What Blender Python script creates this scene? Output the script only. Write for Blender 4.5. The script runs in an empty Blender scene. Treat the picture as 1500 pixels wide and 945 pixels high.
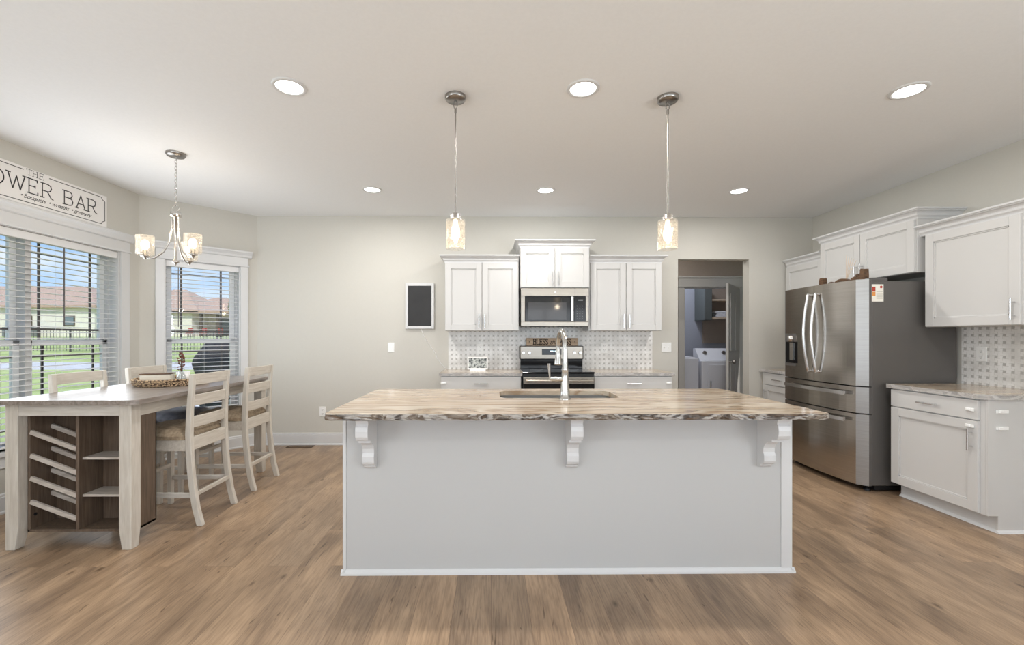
import bpy, bmesh, math, random
from mathutils import Vector, Matrix
random.seed(7)
PI = math.pi
C = bpy.context.scene.collection
sc = bpy.context.scene

# ------------------------------------------------------------------ camera
F, TH, CX, CY, CH = 646.4, .0107, 726.5, 494.1, 1.289
cd = bpy.data.cameras.new('camera'); cam = bpy.data.objects.new('camera', cd); C.objects.link(cam)
cd.sensor_width = 36; cd.lens = F / 1500 * 36
cd.shift_x = (750 - CX) / 1500; cd.shift_y = (CY - 472.5) / 1500
cd.clip_start = .05; cd.clip_end = 300
cam.location = (0, 0, CH); cam.rotation_euler = (PI / 2, 0, -TH)
sc.camera = cam
# ------------------------------------------------------------------ view
sc.view_settings.view_transform = 'Standard'; sc.view_settings.look = 'None'
sc.view_settings.gamma = 1; sc.view_settings.use_curve_mapping = False
sc.view_settings.exposure = 0.0
try:
    sc.cycles.use_denoising = True
    sc.cycles.max_bounces = 10; sc.cycles.diffuse_bounces = 5; sc.cycles.transparent_max_bounces = 16
    sc.cycles.sample_clamp_indirect = 4
    sc.cycles.caustics_reflective = False; sc.cycles.caustics_refractive = False
except Exception: pass
# ------------------------------------------------------------------ world
def nt(mat): mat.use_nodes = True; return mat.node_tree
W = bpy.data.worlds.new('sky'); sc.world = W; t = nt(W); t.nodes.clear()
tc = t.nodes.new('ShaderNodeTexCoord'); sep = t.nodes.new('ShaderNodeSeparateXYZ'); t.links.new(tc.outputs['Generated'], sep.inputs[0])
rp = t.nodes.new('ShaderNodeValToRGB'); t.links.new(sep.outputs['Z'], rp.inputs[0])
e = rp.color_ramp.elements; e[0].position = 0; e[0].color = (.50, .70, .92, 1); e[1].position = .45; e[1].color = (.13, .32, .78, 1)
mp = t.nodes.new('ShaderNodeMapping'); mp.inputs['Scale'].default_value = (1.2, 1.2, 4.5); t.links.new(tc.outputs['Generated'], mp.inputs[0])
nz = t.nodes.new('ShaderNodeTexNoise'); nz.inputs['Scale'].default_value = 2.4; nz.inputs['Detail'].default_value = 7; t.links.new(mp.outputs[0], nz.inputs[0])
r2 = t.nodes.new('ShaderNodeValToRGB'); r2.color_ramp.elements[0].position = .47; r2.color_ramp.elements[1].position = .66; t.links.new(nz.outputs[0], r2.inputs[0])
mx = t.nodes.new('ShaderNodeMixRGB'); mx.inputs[2].default_value = (.88, .90, .94, 1); t.links.new(r2.outputs[0], mx.inputs[0]); t.links.new(rp.outputs[0], mx.inputs[1])
bg = t.nodes.new('ShaderNodeBackground'); bg.inputs[1].default_value = 1.25; t.links.new(mx.outputs[0], bg.inputs[0])
wo = t.nodes.new('ShaderNodeOutputWorld'); t.links.new(bg.outputs[0], wo.inputs[0])
# ------------------------------------------------------------------ lights
def light(name, kind, loc, energy, color=(1, 1, 1), rot=(0, 0, 0), parent=None, **kw):
    d = bpy.data.lights.new(name, kind); d.energy = energy; d.color = color
    for k, v in kw.items(): setattr(d, k, v)
    o = bpy.data.objects.new(name, d); C.objects.link(o); o.location = loc; o.rotation_euler = rot
    if parent: o.parent = parent
    return o
light('sun', 'SUN', (14, -20, 20), 3.4, (1, .96, .9), (math.radians(38), math.radians(20), 0), angle=.02)
DAY = (.87, .935, 1)
# unseen fill lamps added behind the camera, then daylight of the two dining windows
light('rear_fill', 'AREA', (.3, -4.35, 1.45), 85, DAY, (math.radians(132), 0, 0), shape='RECTANGLE', size=6.0, size_y=2.1)
light('side_fill', 'AREA', (-3.52, -1.6, 1.35), 165, DAY, (0, math.radians(-145), 0), shape='RECTANGLE', size=2.0, size_y=2.4)
light('side_fill', 'AREA', (3.84, -1.6, 1.35), 165, DAY, (0, math.radians(145), 0), shape='RECTANGLE', size=2.0, size_y=2.4)
light('dining_window_daylight', 'AREA', (-3.46, 3.5, 1.3), 26, DAY, (0, math.radians(-98), 0), shape='RECTANGLE', size=1.5, size_y=1.5)
CAN_W = 15.5
CAN_COL = (1, .975, .945)

# ------------------------------------------------------------------ materials
MATS = {}
def mat(name, col=(.8, .8, .8), rough=.5, metal=0, emit=None, es=0, **kw):
    m = bpy.data.materials.new(name); t = nt(m); b = t.nodes['Principled BSDF']
    b.inputs['Base Color'].default_value = (*col, 1); b.inputs['Roughness'].default_value = rough; b.inputs['Metallic'].default_value = metal
    if emit: b.inputs['Emission Color'].default_value = (*emit, 1); b.inputs['Emission Strength'].default_value = es
    for k, v in kw.items(): b.inputs[k].default_value = v
    MATS[name] = m; return m
def nodes(m):
    t = m.node_tree; return t, t.nodes['Principled BSDF'], (lambda k: t.nodes.new('ShaderNode' + k)), t.links.new
def s2l(*c): return tuple(((x / 255) / 12.92 if x / 255 <= .04045 else ((x / 255 + .055) / 1.055) ** 2.4) for x in c)
def noisy(name, c1, c2, scale=8, rough=.5, stretch=(1, 1, 1), metal=0, detail=4, bump=0, lo=.35, hi=.65, coord='Object'):
    m = mat(name, c1, rough, metal); t, b, N, L = nodes(m)
    tc = N('TexCoord'); mp = N('Mapping'); mp.inputs['Scale'].default_value = stretch; L(tc.outputs[coord], mp.inputs[0])
    n = N('TexNoise'); n.inputs['Scale'].default_value = scale; n.inputs['Detail'].default_value = detail; L(mp.outputs[0], n.inputs[0])
    r = N('ValToRGB'); r.color_ramp.elements[0].position = lo; r.color_ramp.elements[1].position = hi
    r.color_ramp.elements[0].color = (*c1, 1); r.color_ramp.elements[1].color = (*c2, 1)
    L(n.outputs[0], r.inputs[0]); L(r.outputs[0], b.inputs['Base Color'])
    if bump:
        bp = N('Bump'); bp.inputs['Strength'].default_value = bump; bp.inputs['Distance'].default_value = .01
        L(n.outputs[0], bp.inputs['Height']); L(bp.outputs[0], b.inputs['Normal'])
    return m
WALLC = s2l(202, 199, 191)
noisy('wall_paint', WALLC, tuple(x * .985 for x in WALLC), 60, .75, bump=.03)
noisy('ceiling_paint', s2l(236, 237, 238), s2l(234, 235, 236), 60, .85, bump=.03)
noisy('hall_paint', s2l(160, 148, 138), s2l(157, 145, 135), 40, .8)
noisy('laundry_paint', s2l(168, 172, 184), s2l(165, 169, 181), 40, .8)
mat('trim_paint', s2l(212, 212, 212), .35)
mat('hall_trim', s2l(190, 188, 184), .4)
mat('cabinet_paint', s2l(204, 203, 201), .32)
mat('island_paint', s2l(192, 192, 191), .38)
mat('plastic_white', s2l(240, 240, 238), .3)
mat('dark_slot', (.01, .01, .01), .6)
mat('black_gloss', (.006, .006, .007), .08)
mat('black_matte', (.012, .012, .013), .45)
mat('glass_dark', (.05, .05, .052), .07)
mat('chrome', (.52, .505, .48), .22, 1)
mat('nickel', (.58, .56, .53), .27, 1)
mat('nickel_dark', (.33, .31, .29), .3, 1)
mat('handle_steel', (.75, .75, .76), .22, 1)
def steel(name, c, rough, dirs):
    m = noisy(name, c, tuple(x * .9 for x in c), 3, rough, dirs, metal=1, detail=3)
    return m
steel('steel', (.42, .38, .33), .3, (1, 1, 90))
steel('slate_steel', (.52, .49, .45), .2, (1, 1, 60))
steel('slate_edge', (.36, .35, .34), .35, (1, 1, 60))
mat('slate_side', s2l(98, 95, 92), .42, .25)
mat('sink_steel', (.38, .38, .37), .3, 1)
def wood(name, c1, c2, rough=.45, axis=(1, 1, 14), scale=5):
    m = mat(name, c1, rough); t, b, N, L = nodes(m)
    tc = N('TexCoord'); mp = N('Mapping'); mp.inputs['Scale'].default_value = axis; L(tc.outputs['Object'], mp.inputs[0])
    n = N('TexNoise'); n.inputs['Scale'].default_value = scale; n.inputs['Detail'].default_value = 6; n.inputs['Distortion'].default_value = .6; L(mp.outputs[0], n.inputs[0])
    r = N('ValToRGB'); r.color_ramp.elements[0].position = .3; r.color_ramp.elements[1].position = .7
    r.color_ramp.elements[0].color = (*c1, 1); r.color_ramp.elements[1].color = (*c2, 1)
    L(n.outputs[0], r.inputs[0]); L(r.outputs[0], b.inputs['Base Color']); return m
wood('whitewash', s2l(190, 182, 170), s2l(210, 204, 194), .5, (12, 12, 1.2))
wood('whitewash_rail', s2l(188, 179, 166), s2l(208, 201, 190), .5, (12, 1.2, 12))
wood('whitewash_x', s2l(192, 185, 175), s2l(212, 207, 199), .5, (1.2, 12, 12))
wood('table_top_wood', s2l(112, 102, 94), s2l(158, 148, 140), .28, (10, 1, 10))
wood('cabinet_wood', s2l(82, 68, 56), s2l(112, 95, 80), .5, (14, 14, 1))
wood('rack_wood', s2l(170, 160, 150), s2l(205, 197, 188), .5, (1.5, 12, 12))
wood('carved_wood', s2l(60, 42, 28), s2l(112, 82, 56), .5, (4, 4, 14))
wood('sign_wood', s2l(168, 142, 116), s2l(196, 172, 146), .6, (2, 12, 12))
noisy('seat_fabric', s2l(140, 122, 100), s2l(172, 154, 130), 45, .85, detail=6, bump=.2)
noisy('seat_leather', s2l(112, 114, 124), s2l(136, 138, 148), 20, .38)
noisy('wicker', s2l(70, 52, 38), s2l(196, 168, 134), 90, .8, detail=3, bump=.6, lo=.42, hi=.56)
noisy('grass', s2l(150, 166, 92), s2l(196, 208, 132), .9, .9, detail=8)
noisy('street', s2l(200, 198, 192), s2l(214, 212, 208), 2, .9)
noisy('concrete', s2l(218, 216, 212), s2l(228, 226, 222), 3, .9)
noisy('roof_shingle', s2l(176, 148, 130), s2l(196, 168, 148), 9, .9, (1, 1, 6))
noisy('house_wall', s2l(228, 222, 206), s2l(236, 231, 218), 2, .9)
mat('house_trim', s2l(92, 82, 70), .7)
mat('house_window', s2l(110, 124, 130), .15)
mat('unit_grey', s2l(120, 124, 126), .6)
mat('fence_iron', s2l(60, 62, 60), .6)
mat('cover_black', s2l(52, 54, 58), .65)
noisy('leaf', s2l(70, 110, 40), s2l(150, 190, 70), 3, .8)
noisy('leaf_red', s2l(90, 50, 36), s2l(130, 80, 60), 40, .7)
mat('bark', s2l(90, 74, 60), .9)
mat('window_vinyl', s2l(232, 232, 232), .35)
mat('muntin', s2l(96, 92, 90), .5)  # dark tone paints in the muntins' backlit silhouette
mat('mullion_shaded', s2l(196, 195, 194), .6)  # greyed to paint in the shade on the recessed mullion
mat('blind_white', s2l(226, 226, 226), .45)
mat('sign_board', s2l(232, 229, 226), .6)
mat('ink', s2l(52, 50, 50), .7)
mat('ink_brown', s2l(48, 36, 28), .7)
mat('vent_brown', s2l(84, 66, 50), .5)
mat('green_grey', s2l(98, 104, 104), .5)
mat('appliance_white', s2l(214, 216, 224), .35)
mat('cream', s2l(228, 222, 208), .5)
mat('light_on', (1, 1, 1), .5, emit=(1, .985, .95), es=6)
mat('bulb_on', (1, .9, .7), .5, emit=(1, .86, .64), es=4)
mat('led', (.6, .9, 1), .5, emit=(.8, .95, 1), es=1.5)
mat('sticker_white', s2l(236, 232, 222), .6); mat('sticker_orange', s2l(222, 150, 80), .6); mat('sticker_red', s2l(176, 64, 48), .6); mat('sticker_grey', s2l(170, 165, 155), .6)
mat('towel', s2l(222, 224, 232), .9)
mat('reed', s2l(214, 196, 176), .7)
noisy('photo_print', s2l(60, 66, 66), s2l(196, 200, 196), 38, .3, detail=5, lo=.4, hi=.6)
noisy('chalk_black', s2l(44, 44, 45), s2l(52, 52, 53), 4, .7)
def glassy(name, tint, gl, rough, seeded=False):
    m = bpy.data.materials.new(name); t = nt(m); t.nodes.clear(); N = lambda k: t.nodes.new('ShaderNode' + k); L = t.links.new
    o = N('OutputMaterial'); tr = N('BsdfTransparent'); tr.inputs[0].default_value = (*tint, 1)
    g = N('BsdfGlossy'); g.inputs['Roughness'].default_value = rough; g.inputs[0].default_value = (1, 1, 1, 1)
    mx = N('MixShader'); mx.inputs[0].default_value = gl; L(tr.outputs[0], mx.inputs[1]); L(g.outputs[0], mx.inputs[2])
    if seeded:
        v = N('TexVoronoi'); v.feature = 'DISTANCE_TO_EDGE'; v.inputs['Scale'].default_value = 75; tc = N('TexCoord'); L(tc.outputs['Object'], v.inputs['Vector'])
        r = N('ValToRGB'); r.color_ramp.elements[0].position = .0; r.color_ramp.elements[0].color = (.30, .30, .30, 1); r.color_ramp.elements[1].position = .10; r.color_ramp.elements[1].color = (.02, .02, .02, 1)
        L(v.outputs[0], r.inputs[0]); tl = N('BsdfTranslucent'); tl.inputs[0].default_value = (1, .97, .92, 1)
        m2 = N('MixShader'); L(r.outputs[0], m2.inputs[0]); L(mx.outputs[0], m2.inputs[1]); L(tl.outputs[0], m2.inputs[2]); L(m2.outputs[0], o.inputs[0])
    else: L(mx.outputs[0], o.inputs[0])
    MATS[name] = m; return m
glassy('pane_glass', (.97, .98, .98), .05, .02)
glassy('clear_glass', (.9, .92, .93), .15, .05)
glassy('seeded_glass', (.98, .96, .93), .10, .1, True)

# oak plank floor: planks run along world Y
def floor_mat():
    m = mat('oak_planks', (.4, .28, .18), .36); t, b, N, L = nodes(m)
    tc = N('TexCoord'); mp = N('Mapping'); mp.inputs['Rotation'].default_value = (0, 0, PI / 2); L(tc.outputs['Object'], mp.inputs[0])
    br = N('TexBrick'); br.offset = .37; br.inputs['Scale'].default_value = 1; br.inputs['Brick Width'].default_value = 1.25; br.inputs['Row Height'].default_value = .18
    br.inputs['Mortar Size'].default_value = .0012; br.inputs['Mortar Smooth'].default_value = .3; br.inputs['Bias'].default_value = 0
    br.inputs['Color1'].default_value = (0, 0, 0, 1); br.inputs['Color2'].default_value = (1, 1, 1, 1); br.inputs['Mortar'].default_value = (.5, .5, .5, 1)
    L(mp.outputs[0], br.inputs[0])
    # offset the grain per plank
    sep = N('SeparateXYZ'); L(mp.outputs[0], sep.inputs[0])
    mul = N('Math'); mul.operation = 'MULTIPLY'; mul.inputs[1].default_value = 9.7; L(br.outputs['Color'], mul.inputs[0])
    cmb = N('CombineXYZ'); L(sep.outputs[0], cmb.inputs[0]); L(sep.outputs[1], cmb.inputs[1]); L(mul.outputs[0], cmb.inputs[2])
    def noise(scale, sx, sy, det, dist=0):
        k = N('Mapping'); k.inputs['Scale'].default_value = (sx, sy, 1); L(cmb.outputs[0], k.inputs[0])
        n = N('TexNoise'); n.inputs['Scale'].default_value = scale; n.inputs['Detail'].default_value = det; n.inputs['Distortion'].default_value = dist; L(k.outputs[0], n.inputs[0]); return n
    big = noise(1.6, 1, 3.5, 5, .8); fine = noise(9, 1, 14, 8, .3)
    r = N('ValToRGB'); es = r.color_ramp.elements; es[0].position = .32; es[0].color = (*s2l(134, 112, 91), 1); es[1].position = .68; es[1].color = (*s2l(180, 153, 125), 1)
    L(big.outputs[0], r.inputs[0])
    rf = N('ValToRGB'); rf.color_ramp.elements[0].position = .3; rf.color_ramp.elements[0].color = (.58, .55, .52, 1); rf.color_ramp.elements[1].position = .6; rf.color_ramp.elements[1].color = (1.03, 1.02, 1, 1)
    L(fine.outputs[0], rf.inputs[0])
    m1 = N('MixRGB'); m1.blend_type = 'MULTIPLY'; m1.inputs[0].default_value = .75; L(r.outputs[0], m1.inputs[1]); L(rf.outputs[0], m1.inputs[2])
    # per-plank tone
    rt = N('ValToRGB'); rt.color_ramp.elements[0].color = (.84, .85, .87, 1); rt.color_ramp.elements[1].color = (1.04, 1.02, 1, 1); L(br.outputs['Color'], rt.inputs[0])
    m2 = N('MixRGB'); m2.blend_type = 'MULTIPLY'; m2.inputs[0].default_value = 1; L(m1.outputs[0], m2.inputs[1]); L(rt.outputs[0], m2.inputs[2])
    # knots and cracks
    kn = N('Mapping'); kn.inputs['Scale'].default_value = (1, 2.1, 1); L(cmb.outputs[0], kn.inputs[0])
    v = N('TexVoronoi'); v.inputs['Scale'].default_value = 2.7; L(kn.outputs[0], v.inputs[0])
    rk = N('ValToRGB'); rk.color_ramp.elements[0].position = .02; rk.color_ramp.elements[0].color = (.28, .24, .2, 1); rk.color_ramp.elements[1].position = .10; rk.color_ramp.elements[1].color = (1, 1, 1, 1)
    L(v.outputs['Distance'], rk.inputs[0])
    m3 = N('MixRGB'); m3.blend_type = 'MULTIPLY'; m3.inputs[0].default_value = .85; L(m2.outputs[0], m3.inputs[1]); L(rk.outputs[0], m3.inputs[2])
    cr = noise(3.2, 1, 7, 2, 2.2)
    rc = N('ValToRGB'); rc.color_ramp.elements[0].position = .255; rc.color_ramp.elements[0].color = (.42, .38, .34, 1); rc.color_ramp.elements[1].position = .31; rc.color_ramp.elements[1].color = (1, 1, 1, 1)
    L(cr.outputs[0], rc.inputs[0])
    m4 = N('MixRGB'); m4.blend_type = 'MULTIPLY'; m4.inputs[0].default_value = 1; L(m3.outputs[0], m4.inputs[1]); L(rc.outputs[0], m4.inputs[2])
    m5 = N('MixRGB'); m5.inputs[2].default_value = (*s2l(96, 74, 56), 1); m5.inputs[0].default_value = 0
    ms = N('Math'); ms.operation = 'MULTIPLY'; ms.inputs[1].default_value = .6; L(br.outputs['Fac'], ms.inputs[0]); L(ms.outputs[0], m5.inputs[0]); L(m4.outputs[0], m5.inputs[1])
    L(m5.outputs[0], b.inputs['Base Color'])
    bp = N('Bump'); bp.inputs['Strength'].default_value = .12; bp.inputs['Distance'].default_value = .004; L(fine.outputs[0], bp.inputs['Height']); L(bp.outputs[0], b.inputs['Normal'])
floor_mat()
# veined stone tops
def stone(name, ax=(1, 1, 1), top=True):
    m = mat(name, (.6, .5, .4), .14 if top else .3); t, b, N, L = nodes(m)
    tc = N('TexCoord'); mp = N('Mapping'); mp.inputs['Scale'].default_value = ax; L(tc.outputs['Object'], mp.inputs[0])
    n = N('TexNoise'); n.inputs['Scale'].default_value = 1.5; n.inputs['Detail'].default_value = 9; n.inputs['Distortion'].default_value = 1.1; L(mp.outputs[0], n.inputs[0])
    r = N('ValToRGB'); cr = r.color_ramp; cr.elements[0].position = .25; cr.elements[1].position = .8
    if top:
        stops = [(.25, (132, 104, 78)), (.36, (170, 146, 120)), (.43, (196, 180, 160)), (.47, (160, 134, 108)), (.50, (188, 172, 152)), (.55, (202, 190, 172)), (.585, (146, 120, 92)), (.62, (188, 172, 150)), (.70, (180, 160, 136)), (.8, (212, 204, 192))]
    else:
        stops = [(.25, (54, 44, 36)), (.36, (76, 62, 50)), (.42, (142, 132, 120)), (.47, (84, 68, 54)), (.50, (168, 162, 154)), (.55, (158, 152, 146)), (.585, (54, 44, 36)), (.64, (104, 86, 70)), (.8, (192, 188, 182))]
    while len(cr.elements) < len(stops): cr.elements.new(.5)
    for e_, (p, c) in zip(cr.elements, stops): e_.position = p; e_.color = (*s2l(*c), 1)
    L(n.outputs[0], r.inputs[0]); L(r.outputs[0], b.inputs['Base Color'])
    if not top:
        n2 = N('TexNoise'); n2.inputs['Scale'].default_value = 35; n2.inputs['Detail'].default_value = 5; L(tc.outputs['Object'], n2.inputs[0])
        bp = N('Bump'); bp.inputs['Strength'].default_value = .7; bp.inputs['Distance'].default_value = .01; L(n2.outputs[0], bp.inputs['Height']); L(bp.outputs[0], b.inputs['Normal'])
stone('stone_top', (.5, 3.6, 1)); stone('stone_edge', (3.2, 3.2, 9), False)
stone('stone_edge_light', (4, 4, 9), False)
for _n in MATS['stone_edge_light'].node_tree.nodes:
    if _n.type == 'VALTORGB':
        for e_ in _n.color_ramp.elements: e_.color = tuple(min(1, .3 + .62 * c) for c in e_.color[:3]) + (1,)
# basket-weave mosaic: white tiles round small grey squares. (u, v) axes picked per wall
def mosaic(name, ua, pitch=.0555):
    m = mat(name, (.8, .8, .8), .22); t, b, N, L = nodes(m)
    tc = N('TexCoord'); sep = N('SeparateXYZ'); L(tc.outputs['Object'], sep.inputs[0])
    def M_(op, a, bb=None, cc=None):
        n = N('Math'); n.operation = op
        for i, x in enumerate((a, bb, cc)):
            if x is None: continue
            if isinstance(x, (int, float)): n.inputs[i].default_value = x
            else: L(x, n.inputs[i])
        return n.outputs[0]
    u = M_('DIVIDE', sep.outputs[ua], pitch); v = M_('DIVIDE', sep.outputs[2], pitch)
    fu = M_('ABSOLUTE', M_('SUBTRACT', M_('FRACT', u), .5)); fv = M_('ABSOLUTE', M_('SUBTRACT', M_('FRACT', v), .5))
    dot = M_('LESS_THAN', M_('MAXIMUM', fu, fv), .19)
    # pinwheel grout lines from the corners of each dot
    gu = M_('SUBTRACT', M_('FRACT', u), .5); gv = M_('SUBTRACT', M_('FRACT', v), .5)
    l1 = M_('LESS_THAN', M_('ABSOLUTE', M_('SUBTRACT', gv, M_('MULTIPLY', M_('SIGN', gu), .2))), .022)
    l2 = M_('LESS_THAN', M_('ABSOLUTE', M_('ADD', gu, M_('MULTIPLY', M_('SIGN', gv), .2))), .022)
    gr = M_('MAXIMUM', l1, l2)
    nz = N('TexNoise'); nz.inputs['Scale'].default_value = 7; nz.inputs['Detail'].default_value = 6; L(tc.outputs['Object'], nz.inputs[0])
    rw = N('ValToRGB'); rw.color_ramp.elements[0].position = .35; rw.color_ramp.elements[0].color = (*s2l(212, 210, 206), 1); rw.color_ramp.elements[1].position = .6; rw.color_ramp.elements[1].color = (*s2l(236, 235, 233), 1)
    L(nz.outputs[0], rw.inputs[0])
    a = N('MixRGB'); L(gr, a.inputs[0]); L(rw.outputs[0], a.inputs[1]); a.inputs[2].default_value = (*s2l(206, 204, 200), 1)
    c = N('MixRGB'); L(dot, c.inputs[0]); L(a.outputs[0], c.inputs[1]); c.inputs[2].default_value = (*s2l(186, 184, 180), 1)
    L(c.outputs[0], b.inputs['Base Color'])
mosaic('mosaic_back', 0); mosaic('mosaic_right', 1)

# ------------------------------------------------------------------ mesh helpers
class MB:
    def __init__(s): s.v = []; s.f = []; s.sm = []; s.mi = []
    def add(s, vs, fs, smooth=False, mi=0):
        n = len(s.v); s.v += [tuple(p) for p in vs]
        for f in fs: s.f.append(tuple(i + n for i in f)); s.sm.append(smooth); s.mi.append(mi)
        return s
    def box(s, x0, x1, y0, y1, z0, z1, mi=0):
        if x0 > x1: x0, x1 = x1, x0
        if y0 > y1: y0, y1 = y1, y0
        if z0 > z1: z0, z1 = z1, z0
        vs = [(x, y, z) for z in (z0, z1) for y in (y0, y1) for x in (x0, x1)]
        return s.add(vs, [(0, 2, 3, 1), (4, 5, 7, 6), (0, 1, 5, 4), (2, 6, 7, 3), (0, 4, 6, 2), (1, 3, 7, 5)], False, mi)
    def prism(s, prof, axis, a, b, smooth=False, mi=0):
        # prof: list of (p,q) in the other two axes (cyclic order x->y,z  y->x,z  z->x,y)
        def P(t, p, q): return (t, p, q) if axis == 'x' else (p, t, q) if axis == 'y' else (p, q, t)
        n = len(prof); vs = [P(a, *p) for p in prof] + [P(b, *p) for p in prof]
        fs = [(i, (i + 1) % n, n + (i + 1) % n, n + i) for i in range(n)]
        s.add(vs, fs, smooth, mi); s.add(vs[:n], [tuple(range(n))], False, mi); s.add(vs[n:], [tuple(range(n))], False, mi); return s
    def tube(s, pts, r, seg=10, closed=False, mi=0):
        pts = [Vector(p) for p in pts]; rs = r if isinstance(r, (list, tuple)) else [r] * len(pts); rings = []; n = len(pts)
        up = None
        for i, p in enumerate(pts):
            if closed: d = pts[(i + 1) % n] - pts[i - 1]
            else: d = pts[min(i + 1, n - 1)] - pts[max(i - 1, 0)]
            d.normalize()
            if up is None:
                a = Vector((0, 0, 1)) if abs(d.z) < .9 else Vector((1, 0, 0)); up = d.cross(a).normalized()
            else: up = (up - d * up.dot(d)).normalized()
            w = d.cross(up)
            rings.append([p + (up * math.cos(2 * PI * k / seg) + w * math.sin(2 * PI * k / seg)) * rs[i] for k in range(seg)])
        vs = [q for rg in rings for q in rg]; fs = []
        for i in range(n if closed else n - 1):
            j = (i + 1) % n
            for k in range(seg): fs.append((i * seg + k, i * seg + (k + 1) % seg, j * seg + (k + 1) % seg, j * seg + k))
        s.add(vs, fs, True, mi)
        if not closed:
            s.add(rings[0], [tuple(range(seg))[::-1]], False, mi); s.add(rings[-1], [tuple(range(seg))], False, mi)
        return s
    def lathe(s, prof, c=(0, 0, 0), seg=32, cap=True, mi=0, smooth=True):
        # prof: list of (r, z)
        vs = []; fs = []
        for r, z in prof:
            for k in range(seg): vs.append((c[0] + r * math.cos(2 * PI * k / seg), c[1] + r * math.sin(2 * PI * k / seg), c[2] + z))
        for i in range(len(prof) - 1):
            for k in range(seg): fs.append((i * seg + k, i * seg + (k + 1) % seg, (i + 1) * seg + (k + 1) % seg, (i + 1) * seg + k))
        s.add(vs, fs, smooth, mi)
        if cap:
            if prof[0][0] > 1e-5: s.add(vs[:seg], [tuple(range(seg))[::-1]], False, mi)
            if prof[-1][0] > 1e-5: s.add(vs[-seg:], [tuple(range(seg))], False, mi)
        return s
    def sweep2(s, segs, wx, axis='y', a=0, b=1): pass
    def obb(s, p0, p1, w, h, up=(0, 0, 1), mi=0):
        # rectangular bar from p0 to p1, w across, h along 'up'
        p0 = Vector(p0); p1 = Vector(p1); d = (p1 - p0).normalized(); u = Vector(up); sd = d.cross(u)
        if sd.length < 1e-4: sd = d.cross(Vector((0, 1, 0)))
        sd.normalize(); u = sd.cross(d).normalized()
        vs = [p + sd * (a * w / 2) + u * (b * h / 2) for p in (p0, p1) for b in (-1, 1) for a in (-1, 1)]
        return s.add(vs, [(0, 2, 3, 1), (4, 5, 7, 6), (0, 1, 5, 4), (2, 6, 7, 3), (0, 4, 6, 2), (1, 3, 7, 5)], False, mi)
    def build(s, name, m, parent=None, bevel=0, off=None, seg=2, tr=None):
        me = bpy.data.meshes.new(name)
        vs = s.v
        if off is not None: vs = [(x - off[0], y - off[1], z - off[2]) for x, y, z in vs]
        if tr is not None: vs = [tr @ Vector(p) for p in vs]
        me.from_pydata(vs, [], s.f)
        bm = bmesh.new(); bm.from_mesh(me)
        bmesh.ops.recalc_face_normals(bm, faces=bm.faces); bm.to_mesh(me); bm.free()
        ms = m if isinstance(m, (list, tuple)) else [m]
        for q in ms: me.materials.append(MATS[q])
        for p, sm, mi in zip(me.polygons, s.sm, s.mi): p.use_smooth = sm; p.material_index = mi
        o = bpy.data.objects.new(name, me); C.objects.link(o)
        if parent: o.parent = parent
        if bevel:
            b = o.modifiers.new('bevel', 'BEVEL'); b.width = bevel; b.segments = seg; b.limit_method = 'ANGLE'; b.angle_limit = math.radians(40)
            b.harden_normals = False
        return o
def tag(o, label=None, cat=None, group=None, kind=None):
    if label: o['label'] = label
    if cat: o['category'] = cat
    if group: o['group'] = group
    if kind: o['kind'] = kind
    return o
def thing(name, label, cat, loc=(0, 0, 0), rz=0, group=None, kind=None):
    o = bpy.data.objects.new(name, None); C.objects.link(o); o.empty_display_size = .1
    o.location = loc; o.rotation_euler = (0, 0, rz); return tag(o, label, cat, group, kind)
def kids(o): return [c for c in bpy.data.objects if c.parent is o]
def dup(root, loc, rz=None, label=None):
    ch = {}
    for o in bpy.data.objects:
        if o.parent: ch.setdefault(o.parent.name, []).append(o)
    def rec(o, par):
        c = o.copy(); C.objects.link(c)
        if par: c.parent = par
        for k in ch.get(o.name, []): rec(k, c)
        return c
    r = rec(root, None); r.location = loc
    if rz is not None: r.rotation_euler = (0, 0, rz)
    if label: r['label'] = label
    return r
def struct(name, m, mb, parent=None, label=None, bevel=0):
    o = mb.build(name, m, parent, bevel)
    if not parent:
        o['kind'] = 'structure'
        if label: o['label'] = label; 
    return o

# ================================================================== STRUCTURE
H = 2.74; XR = 3.90; YW = 5.31; XL = -3.58; YC = 4.53; XC = -2.80; T = .13; YB = -4.5
# floor & ceiling (polygon prisms)
outline = [(XL - .1, YB - .2), (XR + .15, YB - .2), (4.4, 5.2), (4.4, 8.0), (2.2, 8.0), (2.2, YW + T), (XC - .05, YW + T), (XL - .1, YC + .06)]
struct('floor', 'oak_planks', MB().prism(outline, 'z', -.12, 0), label='light oak plank floor with dark knots')
struct('ceiling', 'ceiling_paint', MB().prism(outline, 'z', H, H + .15), label='flat white painted ceiling')
# back wall with doorway
DX0, DX1, DZ = 2.256, 3.12, 2.232
w = MB().box(XC, DX0, YW, YW + T, 0, H).box(DX1, XR + .13, YW, YW + T, 0, H).box(DX0, DX1, YW, YW + T, DZ, H)
struct('wall_back', 'wall_paint', w, label='greige painted kitchen wall behind the range')
LY0, LY1 = -2.8, -.4  # openings added in both side walls for the fill lamps
struct('wall_right', 'wall_paint', MB().box(XR, XR + .13, YB, LY0, 0, H).box(XR, XR + .13, LY1, YW, 0, H).box(XR, XR + .13, LY0, LY1, 0, .35).box(XR, XR + .13, LY0, LY1, 2.4, H), label='greige painted wall beside the refrigerator')
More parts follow.
